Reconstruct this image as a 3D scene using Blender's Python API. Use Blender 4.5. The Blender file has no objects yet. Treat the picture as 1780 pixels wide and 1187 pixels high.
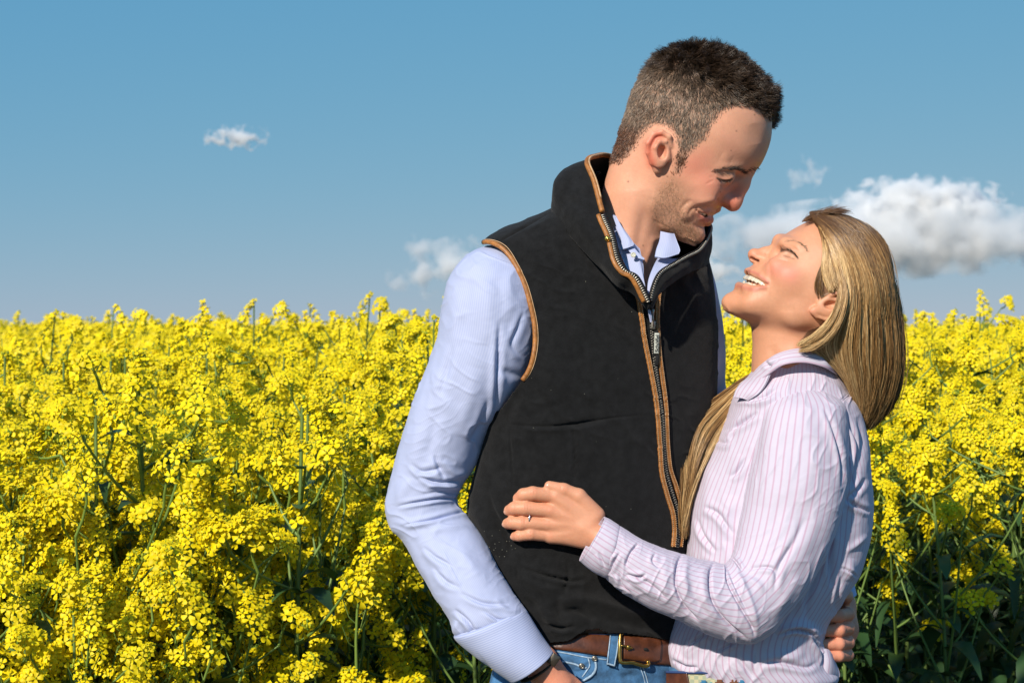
import bpy, math, random
import numpy as np
from mathutils import Vector
from mathutils.bvhtree import BVHTree
random.seed(7); RNG = np.random.default_rng(11)
SC = bpy.context.scene
R = math.radians

# ------------------------------------------------------------------ camera
CAM_D, FPX, CU, CV, CAM_Z = 2.4, 3360.0, 890.0, 568.0, 1.45
K = CAM_D / FPX                      # metres per traced unit in the plane of the couple
Z0 = CAM_Z / K
cd = bpy.data.cameras.new('camera'); cam = bpy.data.objects.new('camera', cd); SC.collection.objects.link(cam)
cam.location = (0, -CAM_D, CAM_Z); cam.rotation_euler = (R(90), 0, 0)
cd.sensor_width = 36; cd.lens = FPX / 1780 * 36; cd.shift_y = -(593.5 - CV) / 1780
cd.clip_start = 0.05; cd.clip_end = 20000
cd.dof.use_dof = True; cd.dof.focus_distance = 2.35; cd.dof.aperture_fstop = 16
SC.camera = cam

# ------------------------------------------------------------------ world, sun, exposure
SUN_FROM = Vector((-0.42, -0.74, 0.54)).normalized()
elev = math.asin(SUN_FROM.z); azim = math.atan2(SUN_FROM.x, SUN_FROM.y)
W = bpy.data.worlds.new('World'); SC.world = W; W.use_nodes = True
wn, wl = W.node_tree.nodes, W.node_tree.links
wn.clear()
wo = wn.new('ShaderNodeOutputWorld'); bg = wn.new('ShaderNodeBackground'); sky = wn.new('ShaderNodeTexSky')
sky.sky_type = 'NISHITA'; sky.sun_disc = False; sky.sun_elevation = elev; sky.sun_rotation = azim
sky.altitude = 2000; sky.air_density = 1.0; sky.dust_density = 0.0; sky.ozone_density = 3.0
bg.inputs['Strength'].default_value = 0.1
# clear late-spring air: the sky's own colour, graded channel by channel to a flat deep blue
sp_ = wn.new('ShaderNodeSeparateColor'); cb_ = wn.new('ShaderNodeCombineColor'); wl.new(sky.outputs[0], sp_.inputs[0])
for i_, (g_, k_) in enumerate(((.76, .350), (.32, .430), (.10, .535))):
    a_ = wn.new('ShaderNodeMath'); a_.operation = 'MULTIPLY'; a_.inputs[1].default_value = .1; wl.new(sp_.outputs[i_], a_.inputs[0])
    b_ = wn.new('ShaderNodeMath'); b_.operation = 'POWER'; b_.inputs[1].default_value = g_; wl.new(a_.outputs[0], b_.inputs[0])
    c_ = wn.new('ShaderNodeMath'); c_.operation = 'MULTIPLY'; c_.inputs[1].default_value = k_ * 10; wl.new(b_.outputs[0], c_.inputs[0]); wl.new(c_.outputs[0], cb_.inputs[i_])
wl.new(cb_.outputs[0], bg.inputs[0]); wl.new(bg.outputs[0], wo.inputs[0])
sd = bpy.data.lights.new('sun', 'SUN'); sd.energy = 5.0; sd.angle = R(1.2); sd.color = (1.0, 0.90, 0.77)
sun = bpy.data.objects.new('sun', sd); SC.collection.objects.link(sun)
sun.rotation_euler = SUN_FROM.to_track_quat('Z', 'Y').to_euler(); sun.location = (-4, -4, 6)
SC.view_settings.view_transform = 'Standard'; SC.view_settings.look = 'None'
SC.view_settings.exposure = 0.12; SC.view_settings.gamma = 1.0
SC.cycles.volume_bounces = 8; SC.cycles.max_bounces = 10; SC.cycles.transparent_max_bounces = 16

# ------------------------------------------------------------------ helpers: space
def Q(p, dw=0.0):
    """traced point (u, v, w) -> scene units; w is depth behind the couple's plane"""
    p = np.asarray(p, float); w = p[..., 2] + dw; t = 1 + w / FPX
    return np.stack([(p[..., 0] - CU) * t, w, Z0 - (p[..., 1] - CV) * t], -1)
def UVW(X):
    t = 1 + X[:, 1] / FPX
    return CU + X[:, 0] / t, CV + (Z0 - X[:, 2]) / t
def unit(a):
    a = np.asarray(a, float); return a / (np.linalg.norm(a, axis=-1, keepdims=True) + 1e-12)

# value noise, vectorised
_perm = RNG.permutation(4096)
def _h(i, j, k): return _perm[(_perm[(_perm[i & 4095] + j) & 4095] + k) & 4095] / 2047.5 - 1
def noise(P, s=1.0, seed=0, oct=1):
    P = np.asarray(P, float) / s + seed * 17.31; out = 0; amp = 1; tot = 0
    for _ in range(oct):
        i = np.floor(P).astype(int); f = P - i; f = f * f * (3 - 2 * f); v = 0
        for a in (0, 1):
            for b in (0, 1):
                for c in (0, 1):
                    wt = (f[:, 0] if a else 1 - f[:, 0]) * (f[:, 1] if b else 1 - f[:, 1]) * (f[:, 2] if c else 1 - f[:, 2])
                    v = v + wt * _h(i[:, 0] + a, i[:, 1] + b, i[:, 2] + c)
        out = out + v * amp; tot += amp; amp *= .5; P = P * 2.03 + 5.7
    return out / tot

def wrinkle(V, N, amp, seed, sc=(34, 34, 13), rot=0.5):
    """crisp cloth ridges: stretched, warped ridge noise that comes and goes"""
    c, s = math.cos(rot), math.sin(rot); P = np.stack([V[:, 0] * c - V[:, 2] * s, V[:, 1], V[:, 0] * s + V[:, 2] * c], 1); P = P + 9 * np.stack([noise(V, 38, seed + 1), noise(V, 38, seed + 2), noise(V, 38, seed + 3)], 1)
    n1 = noise(P / np.array(sc), 1.0, seed, 1); r = (1 - np.abs(n1) * 2.2).clip(0, 1) ** 2.2; m = smooth(noise(V, 70, seed + 5), -.35, .45)
    return V + N * (amp * (r - .25) * m)[:, None]

def spline(pts, n):
    """Catmull-Rom through rows of pts -> n rows"""
    P = np.asarray(pts, float); m = len(P)
    if m == 2: 
        t = np.linspace(0, 1, n)[:, None]; return P[0] * (1 - t) + P[1] * t
    E = np.vstack([2 * P[0] - P[1], P, 2 * P[-1] - P[-2]])
    t = np.linspace(0, m - 1 - 1e-9, n); i = t.astype(int); f = (t - i)[:, None]
    a, b, c, d = E[i], E[i + 1], E[i + 2], E[i + 3]
    return .5 * ((2 * b) + (c - a) * f + (2 * a - 5 * b + 4 * c - d) * f * f + (3 * b - a - 3 * c + d) * f ** 3)
def arcspline(pts, n):
    P = spline(pts, max(n * 4, 60)); s = np.r_[0, np.cumsum(np.linalg.norm(np.diff(P[:, :3], axis=0), axis=1))]
    q = np.linspace(0, s[-1], n); return np.stack([np.interp(q, s, P[:, j]) for j in range(P.shape[1])], 1)

def polydist(u, v, line):
    """distance to polyline, param 0..1 along it, signed side"""
    L = np.asarray(line, float)[:, :2]; best = np.full(u.shape, 1e9); par = np.zeros(u.shape); sgn = np.zeros(u.shape)
    seg = np.linalg.norm(np.diff(L, axis=0), axis=1); cum = np.r_[0, np.cumsum(seg)]; tot = cum[-1]
    for i in range(len(L) - 1):
        d = L[i + 1] - L[i]; l2 = d @ d + 1e-9
        t = np.clip(((u - L[i, 0]) * d[0] + (v - L[i, 1]) * d[1]) / l2, 0, 1)
        ex, ey = u - L[i, 0] - t * d[0], v - L[i, 1] - t * d[1]; dd = np.hypot(ex, ey); m = dd < best
        best = np.where(m, dd, best); par = np.where(m, (cum[i] + t * seg[i]) / tot, par)
        sgn = np.where(m, np.sign(d[0] * ey - d[1] * ex), sgn)
    return best, par, sgn
def inpoly(u, v, poly):
    P = np.asarray(poly, float); c = np.zeros(u.shape, bool); n = len(P)
    for i in range(n):
        x1, y1 = P[i][:2]; x2, y2 = P[(i + 1) % n][:2]
        if y1 == y2: continue
        c ^= ((y1 > v) != (y2 > v)) & (u < (x2 - x1) * (v - y1) / (y2 - y1) + x1)
    return c
def smooth(x, a, b):
    t = np.clip((x - a) / (b - a), 0, 1); return t * t * (3 - 2 * t)

# ------------------------------------------------------------------ helpers: mesh
def vnormals(V, F):
    N = np.zeros_like(V)
    for a, b, c in ((0, 1, 2), (0, 2, 3)):
        if F.shape[1] <= c: continue
        n = np.cross(V[F[:, b]] - V[F[:, a]], V[F[:, c]] - V[F[:, a]])
        for k in range(F.shape[1]): np.add.at(N, F[:, k], n)
    return unit(N)
def make_mesh(name, V, F, uv=None, col=None, smooth_=True, mats=None, midx=None, scale=K):
    V = np.asarray(V, np.float32) * scale; F = np.asarray(F, np.int32)
    me = bpy.data.meshes.new(name); nf, k = F.shape
    me.vertices.add(len(V)); me.vertices.foreach_set('co', V.ravel())
    me.loops.add(nf * k); me.loops.foreach_set('vertex_index', F.ravel())
    me.polygons.add(nf); me.polygons.foreach_set('loop_start', np.arange(0, nf * k, k, dtype=np.int32))
    me.polygons.foreach_set('loop_total', np.full(nf, k, np.int32))
    if midx is not None: me.polygons.foreach_set('material_index', np.asarray(midx, np.int32))
    me.polygons.foreach_set('use_smooth', np.full(nf, smooth_, bool))
    if uv is not None:
        l = me.uv_layers.new(name='UVMap')
        u = np.asarray(uv, np.float32); u = u[F.ravel()] if len(u) == len(V) else u
        l.data.foreach_set('uv', u.ravel())
    if col is not None:
        c = np.asarray(col, np.float32)
        if c.shape[1] == 3: c = np.hstack([c, np.ones((len(c), 1), np.float32)])
        at = me.color_attributes.new('Col', 'FLOAT_COLOR', 'POINT'); at.data.foreach_set('color', c.ravel())
    me.update(calc_edges=True)
    for m in (mats or []): me.materials.append(m)
    return me
def obj(name, me, parent=None, mat=None, loc=None):
    o = bpy.data.objects.new(name, me); SC.collection.objects.link(o)
    if mat is not None: me.materials.append(mat)
    if parent is not None: o.parent = parent
    if loc is not None: o.location = loc
    return o
def tag(o, label=None, cat=None, group=None, kind=None):
    if label: o['label'] = label
    if cat: o['category'] = cat
    if group: o['group'] = group
    if kind: o['kind'] = kind
    return o
def empty(name, loc=(0, 0, 0)):
    o = bpy.data.objects.new(name, None); SC.collection.objects.link(o); o.location = loc; o.empty_display_size = .1; return o
def put(name, geo, mat, parent=None, **kw):
    V, F = geo[0], geo[1]; uv = geo[2] if len(geo) > 2 else None
    return obj(name, make_mesh(name, V, F, uv=uv, **kw), parent, mat)
def join(*gs):
    Vs, Fs, Us, n = [], [], [], 0
    for g in gs:
        Vs.append(g[0]); Fs.append(g[1] + n); n += len(g[0]); Us.append(g[2] if len(g) > 2 else np.zeros((len(g[0]), 2)))
    return np.vstack(Vs), np.vstack(Fs), np.vstack(Us)
def gridfaces(n, m, close=False):
    """n rows of m points"""
    i = np.arange(n - 1)[:, None]; j = np.arange(m if close else m - 1)[None, :]; j2 = (j + 1) % m
    return np.stack([i * m + j, i * m + j2, (i + 1) * m + j2, (i + 1) * m + j], -1).reshape(-1, 4)

def loft(st, nu=200, nv=160, ex=2.2, cap=False, uvs=(1, 1)):
    """st rows: (Lu, Lv, Ru, Rv, w, depth, skew). Closed tube through traced edges."""
    S = spline(st, nv); th = np.linspace(0, 2 * np.pi, nu, endpoint=False)
    c, s = np.cos(th), np.sin(th); ce = np.sign(c) * np.abs(c) ** (2 / ex); se = np.sign(s) * np.abs(s) ** (2 / ex)
    sk = S[:, 6]; L = Q(np.stack([S[:, 0], S[:, 1], S[:, 4] - sk], 1)); Rr = Q(np.stack([S[:, 2], S[:, 3], S[:, 4] + sk], 1))
    C = (L + Rr) / 2; A = (Rr - L) / 2; B = np.zeros_like(A); B[:, 1] = -S[:, 5]
    V = C[:, None] + A[:, None] * ce[None, :, None] + B[:, None] * se[None, :, None]
    per = np.linalg.norm(A, axis=1).mean(); ln = np.r_[0, np.cumsum(np.linalg.norm(np.diff(C, axis=0), axis=1))]
    uv = np.stack(np.broadcast_arrays(th[None, :] * per, ln[:, None]), -1).reshape(-1, 2)
    V = V.reshape(-1, 3); F = gridfaces(nv, nu, True)[:, ::-1]
    if cap:
        Fs = [F]; n = len(V)
        V = np.vstack([V, C[:1], C[-1:]]); uv = np.vstack([uv, uv[:1], uv[-1:]])
        a = np.arange(nu); b = (a + 1) % nu
        Fs.append(np.stack([np.full(nu, n), a, b, b], 1)[:, [0, 1, 2, 2]]); o = (nv - 1) * nu
        Fs.append(np.stack([np.full(nu, n + 1), o + b, o + a, o + a], 1))
        F = np.vstack(Fs)
    return V, F, uv
def sheet(rows, n_along, n_across, bulge=0.0, thick=0.0):
    """rows: list of polylines (u,v,w) running along; surface spans them. thick gives it a real back."""
    rr = np.stack([arcspline(r, n_along) for r in rows])           # rows x along x 3
    S = np.stack([spline(rr[:, j], n_across) for j in range(n_along)])   # along x across x 3
    t = np.linspace(0, 1, n_across); S = S.copy(); S[:, :, 2] -= bulge * np.sin(np.pi * t)[None]
    V = Q(S).reshape(-1, 3); F = gridfaces(n_along, n_across)
    al = np.r_[0, np.cumsum(np.linalg.norm(np.diff(V.reshape(n_along, n_across, 3)[:, n_across // 2], axis=0), axis=1))]
    ac = np.r_[0, np.cumsum(np.linalg.norm(np.diff(V.reshape(n_along, n_across, 3)[n_along // 2], axis=0), axis=1))]
    uv = np.stack(np.broadcast_arrays(ac[None, :], al[:, None]), -1).reshape(-1, 2)
    if thick:
        N = vnormals(V, F)
        if (N[:, 1].mean() > 0): F = F[:, ::-1]; N = -N
        n = len(V); V2 = np.vstack([V, V - N * thick]); F2 = [F, F[:, ::-1] + n]
        a, m = n_along, n_across
        b = np.r_[np.arange(m), np.arange(1, a) * m + m - 1, (a - 1) * m + np.arange(m - 2, -1, -1), np.arange(a - 2, 0, -1) * m]
        c = np.roll(b, -1); F2.append(np.stack([b, b + n, c + n, c], 1))
        return V2, np.vstack(F2), np.vstack([uv, uv])
    return V, F, uv
def tube(P, r, ns=8, closed=False, flat=1.0, up=None, cap=True):
    """P: n x 3 scene units; r scalar or array; flat squeezes across the up direction"""
    P = np.asarray(P, float); n = len(P); r = np.broadcast_to(np.asarray(r, float), (n,))
    T = unit(np.roll(P, -1, 0) - np.roll(P, 1, 0)) if closed else unit(np.gradient(P, axis=0))
    if up is None:
        ref = np.array([0, 1., 0]) if abs(T[:, 1]).mean() < .8 else np.array([1., 0, 0])
        Up = np.broadcast_to(ref, T.shape)
    else: Up = np.broadcast_to(up, T.shape)
    A = unit(np.cross(T, Up)); B = unit(np.cross(A, T)); th = np.linspace(0, 2 * np.pi, ns, endpoint=False)
    V = P[:, None] + r[:, None, None] * (A[:, None] * np.cos(th)[None, :, None] + B[:, None] * (flat * np.sin(th))[None, :, None])
    V = V.reshape(-1, 3)
    i = np.arange(n if closed else n - 1)[:, None]; j = np.arange(ns)[None]; j2 = (j + 1) % ns; i2 = (i + 1) % n
    F = np.stack([i * ns + j, i * ns + j2, i2 * ns + j2, i2 * ns + j], -1).reshape(-1, 4)
    if cap and not closed:
        V = np.vstack([V, P[:1], P[-1:]]); a = np.arange(ns); b = (a + 1) % ns; m = n * ns
        F = np.vstack([F, np.stack([np.full(ns, m), b, a, a], 1), np.stack([np.full(ns, m + 1), (n - 1) * ns + a, (n - 1) * ns + b, (n - 1) * ns + b], 1)])
    ln = np.r_[0, np.cumsum(np.linalg.norm(np.diff(P, axis=0), axis=1))]
    uv = np.zeros((len(V), 2)); uv[:n * ns, 1] = np.repeat(ln, ns); uv[:n * ns, 0] = np.tile(th, n)
    return V, F, uv
def box(c, sx, sy, sz, rot=0.0, bev=0.2):
    """bevelled box in scene units, rotated about the view axis"""
    g = []; b = bev * min(sx, sy, sz)
    xs = [(-1, -sx / 2), (-1, -sx / 2 + b), (1, sx / 2 - b), (1, sx / 2)]
    V = []; 
    for sgnz in (-1, 1):
        pass
    # ring stack along y
    prof = [(-sy / 2, -b), (-sy / 2 + b, 0), (sy / 2 - b, 0), (sy / 2, -b)]
    def ring(y, off):
        hx, hz = sx / 2 + off, sz / 2 + off; q = b
        return [(hx - q, y, hz), (-hx + q, y, hz), (-hx, y, hz - q), (-hx, y, -hz + q), (-hx + q, y, -hz), (hx - q, y, -hz), (hx, y, -hz + q), (hx, y, hz - q)]
    for y, off in prof: V += ring(y, off)
    V = np.array(V); n = 8; F = [gridfaces(4, 8, True)]
    V = np.vstack([V, [[0, -sy / 2, 0], [0, sy / 2, 0]]]); a = np.arange(8); bb = (a + 1) % 8
    F.append(np.stack([np.full(8, 32), bb, a, a], 1)); F.append(np.stack([np.full(8, 33), 24 + a, 24 + bb, 24 + bb], 1))
    ca, sa = math.cos(rot), math.sin(rot); X = V[:, 0] * ca - V[:, 2] * sa; Zz = V[:, 0] * sa + V[:, 2] * ca
    V = np.stack([X, V[:, 1], Zz], 1) + np.asarray(c); return V, np.vstack(F), np.zeros((len(V), 2))
def ball(c, r, sc=(1, 1, 1), nu=16, nv=10):
    th = np.linspace(0, 2 * np.pi, nu, endpoint=False); ph = np.linspace(1e-3, np.pi - 1e-3, nv)
    V = np.stack([np.outer(np.sin(ph), np.cos(th)), np.outer(np.sin(ph), np.sin(th)), np.outer(np.cos(ph), np.ones(nu))], -1).reshape(-1, 3)
    return V * r * np.array(sc) + np.asarray(c), gridfaces(nv, nu, True)[:, ::-1], np.zeros((nu * nv, 2))

def crease(V, F, items, front=True, N=None, mask=None):
    """items: (polyline, sigma, amplitude[, kind]); displaces along the normal. kinds: g ridge/valley, s step, f ridge+valley pair"""
    if N is None: N = vnormals(V, F)
    u, v = UVW(V); D = np.zeros(len(V)); fr = smooth(-N[:, 1], -.15, .25) if front else 1.0
    for it in items:
        line, sg, am = it[:3]; kd = it[3] if len(it) > 3 else 'g'
        L = np.asarray(line, float)
        if len(L) > 2: L = spline(L, len(L) * 5)
        lo, hi = L.min(0) - 4 * sg, L.max(0) + 4 * sg
        m = (u > lo[0]) & (u < hi[0]) & (v > lo[1]) & (v < hi[1])
        if not m.any(): continue
        d, p, s = polydist(u[m], v[m], L); tp = np.sin(np.pi * p) ** .8 if kd != 'n' else np.clip(np.minimum(p, 1 - p) * 7, 0, 1)
        if kd in 'gn': y = np.exp(-(d / sg) ** 2)
        elif kd == 's': y = np.where(s > 0, np.exp(-(d / sg)), 0) * 1.0
        elif kd == 'f': y = np.exp(-(d / (sg * .55)) ** 2) * 1.0 - .75 * np.exp(-((d * s - sg * 1.3) / sg) ** 2) - .5 * np.exp(-((d * s + sg * 1.5) / sg) ** 2)
        D[m] += am * y * tp
    D = D * fr
    if mask is not None: D = D * mask
    return V + N * D[:, None]

# ------------------------------------------------------------------ signed distance modelling for skin
class Sdf:
    def __init__(s): s.p = []
    def cone(s, a, b, r1, r2, k=8, sub=False):
        s.p.append(('c', np.asarray(a, float), np.asarray(b, float), r1, r2, k, sub)); return s
    def ell(s, c, r, k=8, sub=False, ax=None):
        s.p.append(('e', np.asarray(c, float), np.asarray(r, float), np.eye(3) if ax is None else np.asarray(ax, float), 0, k, sub)); return s
    def fn(s, f, k=8): s.p.append(('f', f, 0, 0, 0, k, False)); return s
    @staticmethod
    def one(q, P):
        if q[0] == 'c':
            a, b, r1, r2 = q[1:5]; ba = b - a; l = ba @ ba + 1e-9; pa = P - a
            t = np.clip((pa @ ba) / l, 0, 1); return np.linalg.norm(pa - t[:, None] * ba, axis=1) - (r1 + (r2 - r1) * t)
        if q[0] == 'e':
            X = (P - q[1]) @ q[3].T; r = q[2]; k0 = np.linalg.norm(X / r, axis=1); k1 = np.linalg.norm(X / (r * r), axis=1) + 1e-9
            return k0 * (k0 - 1) / k1
        return q[1](P)
    def ev(s, P, prims=None):
        d = np.full(len(P), 1e3)
        for q in (s.p if prims is None else prims):
            e = s.one(q, P); k = q[5]
            if q[6]:
                h = np.maximum(k - np.abs(d + e), 0) / k; d = np.maximum(d, -e) + h * h * k * .25
            else:
                h = np.maximum(k - np.abs(d - e), 0) / k; d = np.minimum(d, e) - h * h * k * .25
        return d
    def hit(s, u, v, w0=-260., w1=200.):
        ws = np.arange(w0, w1, 1.5); P = Q(np.stack([np.full(len(ws), u), np.full(len(ws), v), ws], 1)); d = s.ev(P)
        i = np.argmax(d < 0); return ws[i] if d[i] < 0 else None
    def mesh(s, h, lo, hi, nb=24):
        lo = np.asarray(lo, float); hi = np.asarray(hi, float); nblk = np.ceil((hi - lo) / (h * nb)).astype(int)
        g = np.stack(np.meshgrid(*[np.arange(n) for n in nblk], indexing='ij'), -1).reshape(-1, 3)
        cen = lo + (g + .5) * nb * h; hd = nb * h * .5 * math.sqrt(3) * 1.15
        dist = np.stack([s.one(q, cen) for q in s.p]); keep = s.ev(cen); ks = np.array([q[5] for q in s.p])
        isf = np.array([q[0] == 'f' for q in s.p])
        keys, vs, fs = [], [], []; off = np.stack(np.meshgrid(*[np.arange(nb + 2)] * 3, indexing='ij'), -1).reshape(-1, 3)
        NX = nblk * nb + 4; Vk, Vp, Fq = [], [], []
        for bi in np.where(np.abs(keep) < hd * 1.6)[0]:
            act = (dist[:, bi] < hd + ks + 4) | isf; pr = [q for q, a in zip(s.p, act) if a]
            if not pr: continue
            base = g[bi] * nb; P = lo + (base + off) * h; D = s.ev(P, pr).reshape(nb + 2, nb + 2, nb + 2)
            sg = D < 0
            if sg.all() or not sg.any(): continue
            n1 = nb + 1; tot = np.zeros((n1, n1, n1)); acc = np.zeros((n1, n1, n1, 3))
            for ax in range(3):
                o1, o2 = [(1, 2), (0, 2), (0, 1)][ax]
                for a in (0, 1):
                    for b in (0, 1):
                        sl0 = [slice(0, n1)] * 3; sl0[o1] = slice(a, a + n1); sl0[o2] = slice(b, b + n1)
                        sl1 = list(sl0); sl1[ax] = slice(1, n1 + 1)
                        d0, d1 = D[tuple(sl0)], D[tuple(sl1)]; c = (d0 < 0) != (d1 < 0)
                        t = np.where(c, d0 / np.where(d0 == d1, 1, d0 - d1), 0); tot += c
                        acc[..., ax] += t * c; acc[..., o1] += a * c; acc[..., o2] += b * c
            m = tot > 0; ijk = np.stack(np.nonzero(m), -1); pos = lo + (base + ijk + acc[m] / tot[m][:, None]) * h
            gk = base + ijk; key = (gk[:, 0] * NX[1] + gk[:, 1]) * NX[2] + gk[:, 2]; Vk.append(key); Vp.append(pos)
            for ax in range(3):
                o1, o2 = [(1, 2), (2, 0), (0, 1)][ax]
                sl0 = [slice(1, n1)] * 3; sl0[ax] = slice(0, n1 - 1); sl1 = list(sl0); sl1[ax] = slice(1, n1)
                A, B = sg[tuple(sl0)], sg[tuple(sl1)]; c = A != B; id_ = np.stack(np.nonzero(c), -1)
                if not len(id_): continue
                e = id_ + 1; e[:, ax] -= 1; e = e + base; flip = A[c]
                def kk(da, db):
                    q = e.copy(); q[:, o1] -= da; q[:, o2] -= db; return (q[:, 0] * NX[1] + q[:, 1]) * NX[2] + q[:, 2]
                quad = np.stack([kk(1, 1), kk(0, 1), kk(0, 0), kk(1, 0)], 1); quad[~flip] = quad[~flip][:, ::-1]; Fq.append(quad)
        key = np.concatenate(Vk); pos = np.vstack(Vp); uk, ix = np.unique(key, return_index=True); V = pos[ix]
        Fq = np.vstack(Fq); F = np.searchsorted(uk, Fq); F = np.clip(F, 0, len(uk) - 1); ok = (uk[F] == Fq).all(1); F = F[ok]
        F = F[np.unique(np.sort(F, 1), axis=0, return_index=True)[1]]
        return V, F
def relax(V, F, it=2, lam=.5):
    E = np.vstack([F[:, [0, 1]], F[:, [1, 2]], F[:, [2, 3]], F[:, [3, 0]]]); E = np.vstack([E, E[:, ::-1]])
    cnt = np.bincount(E[:, 0], minlength=len(V))[:, None] + 1e-9
    for _ in range(it):
        A = np.stack([np.bincount(E[:, 0], weights=V[E[:, 1], i], minlength=len(V)) for i in range(3)], 1) / cnt; V = V + lam * (A - V)
    return V
def bvh(V, F): return BVHTree.FromPolygons([tuple(x) for x in V.tolist()], F.tolist())
EYE = Vector((0, -FPX, Z0))
def cast(tree, u, v, lift=0.0):
    """drape a traced point onto a surface; returns scene point"""
    t = Q((u, v, 0)); d = (Vector(t) - EYE).normalized(); h = tree.ray_cast(EYE, d)
    if h[0] is None: return None
    n = h[1]; n = n if n.dot(d) < 0 else -n
    return np.array(h[0] + n * lift)
def drape(tree, line, n, lift=0.0):
    L = arcspline(np.asarray(line, float)[:, :2], n); out = [cast(tree, a, b, lift) for a, b in L]
    return np.array([p for p in out if p is not None])

def strands(paths, w0, w1, col, colvar=None):
    """paths N x K x 3 -> three-sided tapering strands; col N x 3"""
    N, Kk, _ = paths.shape; T = unit(np.gradient(paths, axis=1)); rnd = unit(RNG.normal(size=(N, 1, 3)))
    A = unit(np.cross(T, np.broadcast_to(rnd, T.shape))); B = np.cross(T, A)
    t = np.linspace(0, 1, Kk); w = (np.asarray(w0) + (np.asarray(w1) - np.asarray(w0)) * (t ** 2))
    w = np.broadcast_to(w, (N, Kk))[..., None] * RNG.uniform(.7, 1.2, (N, 1, 1))
    a = np.array([0, 2 * np.pi / 3, 4 * np.pi / 3])
    V = paths[:, :, None] + w[:, :, None] * (A[:, :, None] * np.cos(a)[:, None] + B[:, :, None] * np.sin(a)[:, None])
    V = V.reshape(-1, 3); i = np.arange(N)[:, None, None] * Kk * 3; j = np.arange(Kk - 1)[None, :, None] * 3; k = np.arange(3)[None, None]; k2 = (k + 1) % 3
    F = np.stack([i + j + k, i + j + k2, i + j + 3 + k2, i + j + 3 + k], -1).reshape(-1, 4)
    C = np.repeat(col, Kk * 3, axis=0) if col.ndim == 2 else np.repeat(col.reshape(-1, 3), 3, axis=0)
    return V, F, C

# ------------------------------------------------------------------ materials
def mat(name, base=(.5, .5, .5), rough=.6, attr=None, metal=0., sss=0., sheen=0., bump=None, noise_=None, spec=.5, trans=0., aniso=0., coat=0.):
    m = bpy.data.materials.new(name); m.use_nodes = True; nt = m.node_tree; n, l = nt.nodes, nt.links
    b = n['Principled BSDF']; b.inputs['Base Color'].default_value = (*base, 1); b.inputs['Roughness'].default_value = rough
    b.inputs['Metallic'].default_value = metal; b.inputs['Specular IOR Level'].default_value = spec
    b.inputs['Anisotropic'].default_value = aniso; b.inputs['Coat Weight'].default_value = coat
    if sss:
        b.inputs['Subsurface Weight'].default_value = sss; b.inputs['Subsurface Radius'].default_value = (1, .35, .18); b.inputs['Subsurface Scale'].default_value = .011
    if sheen: b.inputs['Sheen Weight'].default_value = sheen; b.inputs['Sheen Roughness'].default_value = .5
    out = None
    if attr:
        a = n.new('ShaderNodeAttribute'); a.attribute_name = attr; out = a.outputs['Color']
    tc = n.new('ShaderNodeTexCoord')
    if noise_:
        sc, lo, hi = noise_; t = n.new('ShaderNodeTexNoise'); t.inputs['Scale'].default_value = sc; t.inputs['Detail'].default_value = 6; t.inputs['Roughness'].default_value = .65
        l.new(tc.outputs['Object'], t.inputs['Vector']); mr = n.new('ShaderNodeMapRange'); mr.inputs[1].default_value = .3; mr.inputs[2].default_value = .7
        mr.inputs[3].default_value = lo; mr.inputs[4].default_value = hi; l.new(t.outputs['Fac'], mr.inputs[0])
        mx = n.new('ShaderNodeMix'); mx.data_type = 'RGBA'; mx.blend_type = 'MULTIPLY'; mx.inputs[0].default_value = 1
        if out is not None: l.new(out, mx.inputs[6])
        else: mx.inputs[6].default_value = (*base, 1)
        l.new(mr.outputs[0], mx.inputs[7]); out = mx.outputs[2]
    if out is not None: l.new(out, b.inputs['Base Color'])
    if bump:
        sc, st, ds = bump; t = n.new('ShaderNodeTexNoise'); t.inputs['Scale'].default_value = sc; t.inputs['Detail'].default_value = 4
        l.new(tc.outputs['Object'], t.inputs['Vector']); bp = n.new('ShaderNodeBump'); bp.inputs['Strength'].default_value = st; bp.inputs['Distance'].default_value = ds
        l.new(t.outputs['Fac'], bp.inputs['Height']); l.new(bp.outputs[0], b.inputs['Normal'])
    if trans:
        tr = n.new('ShaderNodeBsdfTranslucent'); ms = n.new('ShaderNodeMixShader'); ms.inputs[0].default_value = trans
        if out is not None: l.new(out, tr.inputs['Color'])
        else: tr.inputs['Color'].default_value = (*base, 1)
        l.new(b.outputs[0], ms.inputs[1]); l.new(tr.outputs[0], ms.inputs[2]); l.new(ms.outputs[0], n['Material Output'].inputs[0])
    return m
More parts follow.
